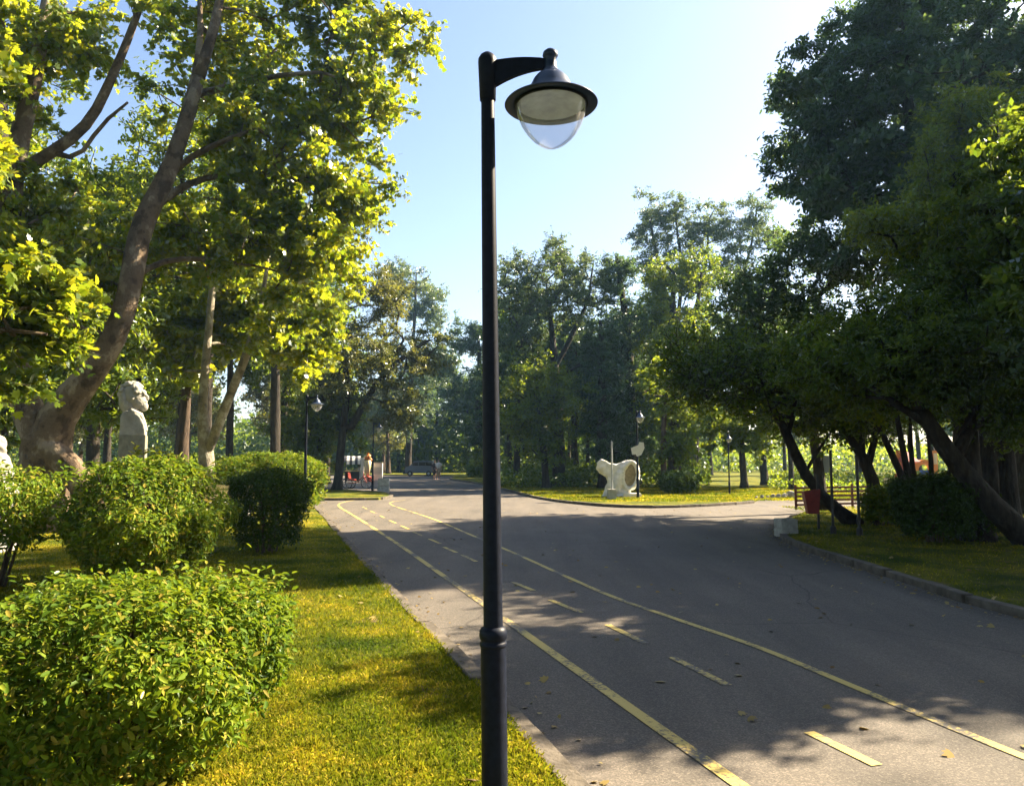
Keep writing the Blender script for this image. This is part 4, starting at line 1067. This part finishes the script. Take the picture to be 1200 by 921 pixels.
T('plane_tree', 'young plane tree with two pale smooth stems forking behind the bright bush', f, [
    ([f, P(243, 560, 24), P(241, 525, 24), P(237, 480, 24), P(240, 420, 24), P(250, 340, 24), P(255, 270, 24)], [.26, .24, .21, .15, .13, .10, .06]),
    ([P(242, 528, 24), P(258, 495, 23.8), P(272, 455, 23.7), P(292, 410, 23.6), P(306, 360, 23.6), P(315, 300, 23.6)], [.17, .15, .13, .12, .09, .05])],
    [B(290, 335, 26, 80, 60, 1.6, 4), B(345, 410, 24.5, 40, 36, 1.4, 2.4), B(225, 405, 26, 55, 40, 1.4, 2), B(280, 270, 25, 60, 50, 2, 2), B(370, 350, 24.6, 35, 50, 1.2, 1.2), B(190, 380, 25.5, 50, 50, 1.5, 1.3), B(285, 400, 26, 40, 36, 1.2, 1.2)],
    32000, .165, 'lobed', 'bright_leaf', 'bark_pale', spread=.34, ncl=190, seed=5, holes=.3, tip=.007)
f = foot(215, 27)
T('broadleaf_tree', 'slim brown trunked tree between the bust and the forked pale plane tree', f, [
    ([f, P(213, 520, 27), P(219, 460, 27), P(222, 380, 27), P(215, 250, 27), P(210, 150, 27)], [.22, .20, .17, .14, .10, .06])],
    [B(200, 260, 27, 100, 110, 2.6, 4), B(150, 370, 26, 70, 50, 2, 2), B(230, 160, 27, 90, 80, 2.4, 2)],
    16000, .2, 'oval', 'mid_leaf', 'bark_brown', spread=.45, ncl=130, seed=6)
f = foot(-40, 21)
T('broadleaf_tree', 'dark shaded tree whose trunk fills the picture corner behind the plane tree', f, [
    ([f, P(-30, 450, 21), P(-10, 300, 21), P(0, 150, 21), P(-10, 0, 21)], [.45, .4, .33, .26, .16])],
    [B(-20, 120, 21, 100, 170, 2.6, 4), B(60, 380, 21, 110, 60, 2.4, 3), B(40, 480, 22, 80, 35, 2, 1.3), B(130, 470, 22, 70, 40, 2, 1.4)],
    24000, .19, 'oval', 'mid_leaf', 'bark_dark', spread=.42, ncl=170, seed=7)

# --- middle distance around the junction
f = foot(396, 41)
T('broadleaf_tree', 'open crowned tree with dark crooked limbs above the striped stall', f, [
    ([f, P(400, 520, 41), P(406, 470, 41), P(405, 420, 41), P(402, 370, 41)], [.22, .20, .18, .15, .10]),
    ([P(411, 500, 41), P(440, 450, 41), P(470, 420, 41), P(500, 400, 41)], [.2, .17, .13, .08])],
    [B(395, 365, 41, 38, 40, 2.6, 2), B(440, 345, 41, 38, 35, 2.4, 2.2), B(450, 420, 41, 40.5, 45, 2.6, 3), B(500, 410, 42, 30, 30, 2.2, 1.5), B(400, 450, 40.5, 40, 40, 2.4, 2), B(470, 480, 41, 40, 28, 2, 1.4)],
    34000, .17, 'oval', 'olive_leaf', 'bark_dark', spread=.42, ncl=200, seed=21, holes=.5)
f = foot(372, 42)
T('broadleaf_tree', 'leafy tree reaching almost to the ground just behind the long hedge end', f, [
    ([f, P(375, 520, 42), P(378, 450, 42), P(370, 400, 42)], [.25, .22, .17, .1])],
    [B(372, 520, 42, 38, 38, 1.8, 3), B(392, 480, 42, 32, 36, 1.7, 2.4), B(365, 440, 43, 34, 40, 2, 2), B(352, 490, 42, 28, 50, 1.8, 1.8)],
    20000, .2, 'oval', 'mid_leaf', 'bark_dark', spread=.42, ncl=120, seed=22, hollow=3)
f = foot(478, 90)
T('poplar_tree', 'tall thin grey green tree with see through top beside the open sky', f, [
    ([f, P(480, 500, 90), P(482, 430, 90), P(486, 370, 90), P(488, 320, 90)], [.4, .34, .26, .18, .08])],
    [B(478, 340, 90, 34, 32, 2.6, 2.6), B(505, 365, 90, 28, 28, 2.2, 1.8), B(465, 320, 91, 20, 14, 1.6, .8), B(495, 430, 89, 40, 40, 2.6, 2.6), B(515, 420, 89, 22, 22, 2, 1), B(470, 480, 89, 36, 30, 2.4, 2)],
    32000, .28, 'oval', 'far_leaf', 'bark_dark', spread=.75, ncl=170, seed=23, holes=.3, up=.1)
f = foot(578, 75)
T('broadleaf_tree', 'dark rounded tree behind the main lamp post, its crown dipping towards the road gap', f, [
    ([f, P(560, 500, 75), P(562, 430, 75), P(560, 385, 75)], [.4, .35, .25, .1])],
    [B(553, 400, 75, 30, 24, 2.6, 2), B(585, 395, 75, 30, 40, 2.6, 2.4), B(545, 450, 74, 34, 34, 2.6, 2), B(590, 460, 74, 36, 40, 2.6, 2.4), B(560, 505, 72, 40, 26, 2.4, 1.6)],
    32000, .26, 'oval', 'flare_blue_leaf', 'bark_dark', spread=.6, ncl=150, seed=24)
f = foot(655, 47)
T('elm_tree', 'round open topped tree with fanning dark branches rising over the far lawn', f, [
    ([f, P(655, 520, 47), P(653, 470, 47), P(650, 425, 47), P(646, 380, 47), P(640, 330, 47)], [.40, .36, .3, .24, .14, .06]),
    ([P(651, 430, 47), P(672, 390, 47), P(690, 350, 47), P(695, 310, 47)], [.17, .13, .09, .05]),
    ([P(651, 440, 47), P(625, 410, 46.5), P(604, 380, 46), P(590, 345, 46)], [.16, .13, .09, .05]),
    ([P(652, 445, 47), P(690, 420, 46), P(712, 400, 46)], [.12, .08, .05])],
    [B(640, 325, 47, 48, 36, 2.8, 3.2), B(605, 350, 46.5, 26, 36, 2.4, 1.8), B(685, 335, 47, 34, 36, 2.6, 2), B(650, 370, 47, 52, 30, 2.6, 1.4), B(648, 293, 47, 12, 14, 1, .4), B(610, 400, 46, 30, 24, 2, 1)],
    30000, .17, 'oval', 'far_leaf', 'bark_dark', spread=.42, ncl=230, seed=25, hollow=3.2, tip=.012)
f = foot(640, 43)
T('broadleaf_tree', 'low leafy tree with yellowing crown under the round open tree', f, [
    ([f, P(636, 520, 43), P(630, 470, 43)], [.2, .17, .1])],
    [B(628, 445, 43, 34, 26, 1.8, 2), B(660, 475, 43, 34, 36, 1.8, 2), B(610, 490, 43, 32, 36, 1.8, 2), B(640, 520, 43, 34, 26, 1.6, 1.4)],
    16000, .2, 'oval', 'mid_leaf', 'bark_dark', spread=.45, ncl=100, seed=26)
f = foot(707, 43)
T('ivy_clad_tree', 'narrow dark ivy covered column of a tree between the round tree and the sculpture', f, [
    ([f, P(706, 500, 43), P(705, 430, 43), P(704, 375, 43)], [.3, .27, .2, .1])],
    [B(703, 405, 43, 17, 34, .9, 2), B(708, 460, 43, 22, 40, 1.1, 2.4), B(712, 510, 43, 26, 30, 1.2, 1.6)],
    16000, .2, 'oval', 'flare_blue_leaf', 'bark_dark', spread=.38, ncl=100, seed=27, hollow=4)
f = foot(738, 46)
T('ivy_clad_tree', 'tall dark ivy covered tree straight behind the small lamp with arrow board', f, [
    ([f, P(740, 480, 46), P(736, 400, 46), P(727, 330, 46), P(722, 300, 46)], [.35, .3, .25, .18, .08])],
    [B(725, 325, 46, 18, 30, 1, 2), B(735, 385, 46, 26, 38, 1.4, 2.6), B(742, 450, 46, 28, 46, 1.5, 3), B(745, 515, 46, 34, 32, 1.6, 2)],
    20000, .2, 'oval', 'flare_blue_leaf', 'bark_dark', spread=.42, ncl=130, seed=28, hollow=3.4)
f = foot(790, 44)
T('ivy_clad_tree', 'broad ivy draped tree with its yellow rim lit by the sun', f, [
    ([f, P(790, 480, 44), P(786, 400, 44), P(790, 320, 44)], [.38, .34, .26, .1]), ([P(788, 440, 44), P(815, 380, 44), P(822, 320, 44)], [.2, .15, .08])],
    [B(785, 330, 44, 32, 30, 1.6, 2.6), B(775, 390, 44, 32, 46, 1.8, 3), B(818, 330, 44.5, 22, 28, 1.5, 1.6), B(812, 400, 44, 28, 50, 1.7, 2.4), B(790, 470, 43, 42, 40, 2, 2.4)],
    26000, .2, 'oval', 'mid_leaf', 'bark_dark', spread=.42, ncl=160, seed=29, hollow=3)
f = foot(800, 58)
T('poplar_tree', 'tall airy tree whose feathery tops stand highest against the sky', f, [
    ([f, P(795, 450, 58), P(780, 350, 58), P(762, 260, 58)], [.45, .36, .22, .08]),
    ([P(790, 420, 58), P(800, 320, 58), P(790, 240, 58)], [.2, .13, .06]), ([P(792, 430, 58), P(825, 330, 58), P(832, 255, 58)], [.2, .13, .06]),
    ([P(794, 440, 58), P(860, 360, 58), P(880, 290, 58), P(888, 235, 58)], [.2, .14, .1, .05])],
    [B(758, 270, 58, 20, 40, 1.6, 2.6), B(790, 258, 58, 15, 36, 1.4, 1.8), B(815, 275, 58, 22, 34, 1.7, 1.8), B(842, 270, 58, 22, 34, 1.7, 1.8), B(886, 262, 58, 18, 38, 1.5, 1.9), B(905, 285, 58, 15, 30, 1.5, 1.0), B(868, 300, 58, 22, 40, 1.8, 1.8), B(770, 320, 58, 28, 40, 2, 2), B(835, 320, 58, 34, 40, 2.2, 2)],
    34000, .20, 'oval', 'far_leaf', 'bark_dark', spread=.42, ncl=260, seed=30, tip=.01)
f = foot(779, 39)
T('broadleaf_tree', 'small tree with a slim trunk and loose light leaves beside the white sculpture', f, [
    ([f, P(778, 560, 39), P(777, 520, 39), P(779, 480, 39), P(783, 450, 39)], [.17, .15, .13, .11, .06])],
    [B(797, 520, 38.6, 20, 24, .9, 2), B(790, 475, 39, 28, 24, 1.3, 1.6), B(770, 455, 39, 32, 26, 1.3, 1.2)],
    11000, .125, 'lobed', 'mid_leaf', 'bark_brown', spread=.32, ncl=60, seed=31)
f = foot(872, 42)
T('broadleaf_tree', 'bright yellow green tree glowing behind the short lamp', f, [
    ([f, P(870, 540, 42), P(868, 500, 42)], [.2, .17, .08])],
    [B(872, 512, 42, 34, 18, 1.6, 2), B(890, 490, 42, 30, 20, 1.6, 1.4), B(842, 495, 42, 24, 18, 1.6, 1)],
    7000, .2, 'lobed', 'mid_leaf', 'bark_dark', spread=.4, ncl=60, seed=32)

# --- right hand grove
f = foot(962, 24)
T('broadleaf_tree', 'deep shaded tree with low arching crown at the side path', f, [
    ([f, P(958, 540, 24), P(950, 480, 24), P(920, 430, 24), P(880, 370, 24)], [.17, .16, .14, .12, .06]),
    ([P(926, 480, 24), P(950, 420, 23.6), P(960, 350, 23.6)], [.2, .15, .08])],
    [B(870, 385, 24, 45, 40, 2.4, 2.6), B(920, 350, 23.6, 52, 48, 2.6, 3), B(840, 430, 24, 40, 34, 2.2, 2), B(900, 430, 23.6, 50, 40, 2.4, 2.4), B(960, 410, 23, 52, 56, 2.6, 3), B(935, 290, 23.6, 30, 34, 2, 1.2), B(860, 345, 24, 28, 22, 2, 1), B(985, 320, 22.6, 55, 50, 1.8, 2.4)],
    36000, .14, 'oval', 'flare_blue_leaf', 'bark_dark', spread=.36, ncl=260, seed=41, tip=.008)
f = foot(1132, 22)
T('tall_oak_tree', 'towering green tree with flare blue in its leaf colour, rising highest over the grove', f, [
    ([f, P(1128, 480, 22), P(1110, 350, 22), P(1080, 220, 22), P(1060, 100, 22), P(1060, -20, 22)], [.30, .28, .26, .2, .14, .07]),
    ([P(1092, 330, 22), P(1040, 250, 22), P(980, 200, 22)], [.2, .14, .07]), ([P(1084, 250, 22), P(1030, 150, 22), P(970, 110, 22)], [.18, .12, .06]), ([P(1080, 230, 22), P(1140, 120, 22), P(1180, 30, 22)], [.2, .14, .07])],
    [B(950, 100, 22, 44, 34, 2, 2), B(960, 155, 22, 50, 40, 2.2, 2.4), B(955, 205, 22, 46, 26, 2, 1.6), B(1010, 45, 22, 32, 30, 2, 1.4), B(1040, 100, 22, 66, 60, 3, 3.6), B(1050, 10, 22, 60, 50, 3, 2.6), B(1030, 190, 22, 70, 55, 3, 3.4), B(1120, 60, 22, 80, 80, 3, 4), B(1120, 170, 22, 70, 70, 3, 3), B(1200, 100, 22, 70, 120, 3, 4), B(1150, -40, 22, 120, 60, 3, 3), B(980, 240, 22, 32, 20, 2, .9), B(1060, 260, 22, 60, 40, 2.6, 2)],
    100000, .17, 'oval', 'flare_blue_leaf', 'bark_dark', spread=.30, ncl=620, seed=42, hollow=2.2, tip=.007, up=.2, holes=.25)
f = foot(1182, 17)
T('linden_tree', 'straight trunked tree with sun rimmed rounded crown over the leaning trunk', f, [
    ([f, P(1181, 560, 17), P(1176, 470, 17), P(1172, 380, 17), P(1165, 280, 17), P(1160, 180, 17)], [.20, .18, .16, .14, .11, .05]),
    ([P(1172, 390, 17), P(1140, 310, 16.6), P(1110, 240, 16.4)], [.09, .07, .03]), ([P(1174, 440, 17), P(1110, 380, 16.4), P(1050, 330, 16.2)], [.1, .07, .03])],
    [B(1160, 160, 17, 45, 55, 1.3, 2.6), B(1110, 210, 16.6, 44, 55, 1.3, 2.6), B(1195, 200, 17, 50, 80, 1.4, 3), B(1080, 290, 16.4, 60, 50, 1.5, 3), B(1150, 310, 16.8, 70, 80, 1.6, 4), B(1200, 380, 17, 40, 60, 1.4, 2), B(1030, 270, 16.4, 34, 26, 1.1, 1.2), B(1120, 130, 17, 24, 22, .9, .7)],
    38000, .11, 'oval', 'mid_leaf', 'bark_dark', spread=.24, ncl=360, seed=43, tip=.005, holes=.1)
f = foot(1212, 14.2)
T('leaning_tree', 'thick dark trunk leaning strongly towards the road beside the grove lawn', f, [
    ([f, P(1190, 620, 14.2), P(1165, 594, 14.2), P(1135, 562, 14.2), P(1105, 525, 14.2), P(1085, 492, 14.2), P(1062, 450, 14), P(1030, 400, 13.8)], [.23, .21, .20, .185, .155, .13, .09, .05]),
    ([P(1118, 540, 14.2), P(1142, 510, 14.4), P(1150, 470, 14.6), P(1140, 410, 14.6)], [.13, .11, .09, .04]), ([P(1090, 500, 14.2), P(1060, 480, 14), P(1000, 440, 13.6), P(950, 420, 13.4)], [.08, .07, .05, .02])],
    [B(1010, 400, 13.8, 75, 48, 1.4, 3), B(1080, 400, 14, 70, 55, 1.4, 3.4), B(1140, 440, 14.4, 60, 40, 1.3, 2.4), B(960, 430, 13.6, 50, 30, 1, 1.4), B(1180, 490, 14.4, 40, 30, 1.2, 1.2), B(1040, 455, 14, 60, 24, 1.2, 1.4), B(1100, 470, 14, 60, 20, 1.2, 1)],
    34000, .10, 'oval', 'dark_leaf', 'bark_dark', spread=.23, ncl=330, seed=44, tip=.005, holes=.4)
f = foot(1141, 15.0)
T('upright_tree', 'thick upright trunk standing in dark shade beside the leaning trunk', f, [
    ([f, P(1139, 600, 15), P(1137, 560, 15), P(1133, 500, 15), P(1140, 440, 15), P(1135, 350, 15)], [.26, .22, .2, .18, .14, .06])],
    [B(1120, 420, 15.4, 80, 50, 1.6, 3), B(1180, 430, 15.4, 60, 60, 1.6, 2.4), B(1080, 350, 15.4, 70, 50, 1.6, 2)],
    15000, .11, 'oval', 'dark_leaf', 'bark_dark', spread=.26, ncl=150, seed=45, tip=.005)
f = foot(1077, 17)
T('multi_stem_tree', 'tree of many thin stems fanning up out of the round dark bush', f, [
    ([f, P(1070, 590, 17), P(1052, 545, 17), P(1036, 515, 17), P(1020, 480, 17)], [.1, .09, .075, .06, .03]), ([f, P(1068, 580, 17.1), P(1060, 530, 17.1), P(1050, 490, 17.1), P(1045, 450, 17.1)], [.09, .08, .06, .05, .02]),
    ([f, P(1072, 570, 17.2), P(1066, 520, 17.2), P(1068, 470, 17.2)], [.07, .06, .05, .02]), ([f, P(1094, 580, 17), P(1092, 540, 17), P(1086, 500, 17)], [.06, .055, .05, .02]), ([f, P(1100, 585, 16.9), P(1114, 552, 16.9), P(1126, 500, 16.9)], [.06, .055, .045, .02])],
    [B(1020, 460, 17, 60, 34, 1.4, 2.4), B(1080, 460, 17.4, 60, 34, 1.4, 2), B(1050, 420, 17.2, 70, 40, 1.6, 2)],
    15000, .11, 'oval', 'mid_leaf', 'bark_dark', spread=.26, ncl=150, seed=46, tip=.005)
f = foot(1002, 18.8)
T('curved_tree', 'crooked tree bending low over the red bin towards the road', f, [
    ([f, P(985, 601, 18.8), P(962, 580, 18.7), P(942, 560, 18.6), P(930, 535, 18.6), P(922, 500, 18.4), P(905, 470, 18.2), P(880, 450, 18), P(845, 438, 17.8)], [.15, .14, .13, .125, .12, .1, .085, .06, .025]),
    ([P(925, 510, 18.5), P(935, 470, 18.4), P(930, 430, 18.4)], [.07, .05, .025]), ([P(915, 488, 18.4), P(885, 480, 18.2), P(850, 470, 18)], [.05, .04, .015]), ([P(900, 466, 18.2), P(890, 430, 18.2), P(868, 405, 18)], [.05, .04, .015]),
    ([P(942, 560, 18.6), P(952, 530, 18.6), P(968, 520, 18.6), P(978, 500, 18.6)], [.05, .045, .035, .02])],
    [B(860, 425, 18, 60, 34, 1.5, 2.6), B(820, 450, 17.6, 40, 30, 1.2, 1.6), B(920, 430, 18.4, 54, 34, 1.5, 2.4), B(880, 470, 18, 50, 20, 1.3, 1), B(800, 430, 17.6, 26, 22, 1, .7)],
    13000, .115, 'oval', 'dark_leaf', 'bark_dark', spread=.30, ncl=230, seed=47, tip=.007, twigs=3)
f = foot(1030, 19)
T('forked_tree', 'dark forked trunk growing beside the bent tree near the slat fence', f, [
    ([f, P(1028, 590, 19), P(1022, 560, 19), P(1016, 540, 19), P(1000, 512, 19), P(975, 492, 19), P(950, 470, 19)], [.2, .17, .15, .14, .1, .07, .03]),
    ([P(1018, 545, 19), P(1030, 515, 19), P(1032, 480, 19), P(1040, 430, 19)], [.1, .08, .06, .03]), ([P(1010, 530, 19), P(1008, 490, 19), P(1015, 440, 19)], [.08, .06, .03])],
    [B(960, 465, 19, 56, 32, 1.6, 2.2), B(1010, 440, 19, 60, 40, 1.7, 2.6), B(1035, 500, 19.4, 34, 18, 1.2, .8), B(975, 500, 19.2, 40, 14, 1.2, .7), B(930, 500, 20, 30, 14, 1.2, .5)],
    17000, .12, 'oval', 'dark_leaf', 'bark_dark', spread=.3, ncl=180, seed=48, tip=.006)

# --- repeated park trees: five kinds, copies scaled and turned
def kind(i, h, cr, mat, bark, seed, nl=20000, clear=.3, tall=1.0):
    base = Vector((0, 0, 0)); r = random.Random(seed)
    p = [Vector((0, 0, -.1)), Vector((r.uniform(-.2, .2), r.uniform(-.2, .2), h*.3)), Vector((r.uniform(-.4, .4), r.uniform(-.4, .4), h*.6)), Vector((r.uniform(-.6, .6), r.uniform(-.6, .6), h*.92))]
    bl = []
    for k in range(9):
        a = r.uniform(0, 6.28); z = h*r.uniform(clear+.12, .9); q = cr*r.uniform(.25, .62)*(1-.45*(z/h-.5)*tall)
        bl.append((Vector((math.cos(a)*q, math.sin(a)*q, z)), (cr*r.uniform(.35, .6), cr*r.uniform(.35, .6), h*r.uniform(.09, .15)*tall), 1))
    bl.append((Vector((0, 0, h*.86)), (cr*.4, cr*.4, h*.12), 1)); bl.append((Vector((0, 0, h*.6)), (cr*.6, cr*.6, h*.2), 1.5))
    return grow('park_tree', base, [(p, [.26, .2, .15, .05])], bl, nl, .24, 'quad', M[mat], M[bark], 'x', seed=seed, spread=.55, ncl=130, tip=.016, seg=4, twigs=1)
KINDS = [kind(0, 13, 4.2, 'mid_leaf', 'bark_dark', 101), kind(1, 15, 4.0, 'dark_leaf', 'bark_dark', 102, clear=.35), kind(2, 11, 3.6, 'olive_leaf', 'bark_brown', 103, clear=.22), kind(3, 14, 4.6, 'flare_blue_leaf', 'bark_dark', 104, clear=.25), kind(4, 9, 3.4, 'bright_leaf', 'bark_brown', 105, clear=.28)]
used = [False]*5
def place(k, loc, rz, sc, label, group):
    if not isinstance(sc, tuple): sc = (sc,)*3
    if not used[k]:
        used[k] = True; o = KINDS[k]; o.location = loc; o.rotation_euler = (0, 0, rz); o.scale = sc; o['label'] = label; o['group'] = group; return o
    return dup(KINDS[k], loc, rz, sc, label, group)
KN = ['leafy green', 'dark green', 'olive green', 'bluish dark', 'bright green']
rt = random.Random(77)
def zone(n, pxr, Dr, kinds, where, group, sc=(.8, 1.15), mind=4.0, avoid=None):
    placed = []
    tries = 0
    while len(placed) < n and tries < 4000:
        tries += 1
        D = rt.uniform(*Dr); px = rt.uniform(*pxr); p = foot(px, D, LZ-.02)
        if any((p-q).length < mind for q in placed): continue
        if avoid and avoid(p): continue
        placed.append(p); k = rt.choice(kinds)
        place(k, p, rt.uniform(0, 6.28), rt.uniform(*sc), '%s tree %s' % (KN[k], where), '%s trees %s' % (KN[k], group))
zone(13, (-120, 345), (29, 48), [0, 1, 3, 4, 1], 'standing in the shaded grove behind the stone bust', 'in the grove behind the stone bust')
zone(16, (-120, 420), (50, 84), [0, 1, 3, 2], 'far back in the wood beyond the stone bust', 'far beyond the stone bust')
zone(14, (395, 600), (92, 125), [1, 3, 0, 2], 'closing the far end of the road behind the van', 'closing the far end of the road', sc=(.8, 1.1))
zone(34, (590, 830), (50, 92), [1, 3, 1, 3, 0], 'in the dark wood behind the white sculpture', 'in the wood behind the white sculpture', sc=(.7, .95))
zone(15, (815, 1230), (48, 84), [1, 0, 3, 1], 'in the open wood behind the side path and slat fence', 'in the wood behind the side path', sc=(.65, .9))
zone(5, (1130, 1330), (19, 24.5), [0, 1, 3], 'in the grove beyond the leaning trunk', 'in the grove beyond the leaning trunk', sc=(.75, .95))
place(1, foot(927, 40.5), 1.0, .58, 'dark green tree standing where the side path leaves the road', 'trees at the side path')
# off-frame trees: roadside ones cast the road shade, others added to block sky
SH = [(1.2, -1.8, 1, 1.25), (-5.5, -1.5, 3, 1.2), (9.5, .5, 1, 1.2), (15, 4, 3, 1.2), (19, 20, 1, 1.2), (24, 16, 3, 1.25), (28, 22, 1, 1.4), (-13, 6, 1, 1.1), (5.5, -2.5, 1, 1.2), (8.5, 10.0, 1, (.5, .5, .54)), (9.8, 13.4, 1, (.5, .5, .56)), (9.1, 10.0, 3, (.58, .46, .55)), (12.2, 10.6, 1, (.72, .66, .52)), (10.9, 15, 0, (.6, .6, .5)), (14.2, 14.6, 3, .68), (15.2, 11.6, 0, .60), (12.4, 18, 1, .66), (17.5, 18.5, 3, .8),
    (-6, -4, 1, 1.3), (3.5, -5.5, 3, 1.3), (10, -5, 1, 1.3), (-12.5, 2.0, 3, 1.2), (-2, -10, 3, 1.4), (-12, -8, 1, 1.3), (7, -12, 1, 1.4), (16, -1, 3, 1.0), (-17, 8.5, 1, 1.1), (-20, -2, 3, 1.3), (-9, -15, 1, 1.4), (15, -12, 3, 1.4), (-20, 15, 3, 1.1)]
for x, y, k, s in SH:
    place(k, Vector((x, y, LZ-.02)), rt.uniform(0, 6.28), s, 'tree added outside the picture to shade the scene', 'trees added outside the picture for shade')

# undergrowth and far wood that reads as one mass
def mass(name, label, n, f_, size, mat, tpl='quad'):
    pos = f_(n); nr = rng.normal(size=(n, 3))+np.array([0, 0, .4])
    me = leafmesh(name, pos, nr, size*rng.uniform(.6, 1.4, n), tpl); return tag(link(name, me, M[mat]), label, 'vegetation', kind='stuff')
def band(x0, x1, D0, D1, h0, h1):
    def f_(n):
        D = rng.uniform(D0, D1, n); px = rng.uniform(x0, x1, n); x = (px-600)/FPX*D*1.0
        hh = h0+(h1-h0)*(.5+.5*np.sin(x*.35+1.3)*np.cos(x*.13+D*.2)); z = hh*rng.random(n)**.8
        return np.stack([x, D, LZ+z], 1)
    return f_
mass('undergrowth', 'dark undergrowth beneath the trees behind the bust', 30000, band(-150, 375, 34, 60, .5, 2.0), .2, 'mid_leaf')
mass('undergrowth', 'low dark undergrowth behind the white sculpture', 26000, band(575, 830, 44, 70, .5, 2.2), .2, 'dark_leaf')
mass('undergrowth', 'sunlit low shrubs growing behind the slat fence', 20000, band(900, 1300, 40, 56, .2, .9), .17, 'mid_leaf')
mass('distant_woods', 'distant mass of dark woodland closing the view', 80000, band(-220, 850, 100, 135, 5, 11), .75, 'dark_leaf')
mass('distant_woods', 'thin line of distant woodland beyond the playground', 22000, band(850, 1400, 100, 135, 2, 6), .6, 'mid_leaf')

bm = bmesh.new(); box(bm, (0, 95, 13.5), (384, 320, 29.5)); 
m_, nt_, out_ = newmat('haze'); pv = N(nt_, 'ShaderNodeVolumePrincipled', {'Color': (.35, .64, 1, 1), 'Density': .00042, 'Anisotropy': .35}); nt_.links.new(pv.outputs[0], out_.inputs['Volume'])  # haze volume, coloured to take in the blue of lens flare
tag(fin('haze', bm, m_), 'thin haze between the trees, its blue standing in for lens flare', 'haze', kind='stuff')
# ==================================================================== CAMERA, LIGHT, SKY
cam = bpy.data.cameras.new('camera'); co = bpy.data.objects.new('camera', cam); COL.objects.link(co)
co.location = (0, 0, CAMZ); co.rotation_euler = (math.pi/2+PITCH, 0, 0)
cam.sensor_width = 36; cam.lens = 27.0; cam.clip_start = .05; cam.clip_end = 3000
SC.camera = co
AZ, EL = R(63), R(37)
d = Vector((math.sin(AZ)*math.cos(EL), math.cos(AZ)*math.cos(EL), math.sin(EL)))
sl = bpy.data.lights.new('sun', 'SUN'); sl.energy = 5.0; sl.angle = R(.53); sl.color = (1, .84, .60)
so = bpy.data.objects.new('sun', sl); COL.objects.link(so); so.rotation_euler = d.to_track_quat('Z', 'Y').to_euler(); so.location = (30, 10, 40)
w = bpy.data.worlds.new('World'); SC.world = w; w.use_nodes = True; nt = w.node_tree; nt.nodes.clear()
sky = nt.nodes.new('ShaderNodeTexSky'); sky.sky_type = 'NISHITA'; sky.sun_disc = False; sky.sun_elevation = EL; sky.sun_rotation = AZ; sky.altitude = 50; sky.air_density = 1.0; sky.dust_density = 1.5; sky.ozone_density = 1.0
bg = nt.nodes.new('ShaderNodeBackground'); bg.inputs[1].default_value = .056; wo = nt.nodes.new('ShaderNodeOutputWorld')
tn = nt.nodes.new('ShaderNodeMix'); tn.data_type = 'RGBA'; tn.blend_type = 'MULTIPLY'; tn.inputs[0].default_value = 1; tn.inputs[7].default_value = (1.0, .98, 1.0, 1)
nt.links.new(sky.outputs[0], tn.inputs[6]); nt.links.new(tn.outputs[2], bg.inputs[0]); nt.links.new(bg.outputs[0], wo.inputs[0]); SC.cycles.volume_bounces = 0; SC.cycles.volume_max_steps = 64
SC.view_settings.view_transform = 'Standard'; SC.view_settings.look = 'None'; SC.view_settings.gamma = 1; SC.view_settings.exposure = 2.42
SC.render.engine = 'CYCLES'
cy = SC.cycles; cy.max_bounces = 6; cy.diffuse_bounces = 2; cy.glossy_bounces = 2; cy.transmission_bounces = 4; cy.transparent_max_bounces = 8; cy.use_denoising = True; cy.use_adaptive_sampling = True; cy.adaptive_threshold = .02
cy.sample_clamp_indirect = 6
for p in bpy.data.objects: p.select_set(False) if hasattr(p, 'select_set') else None
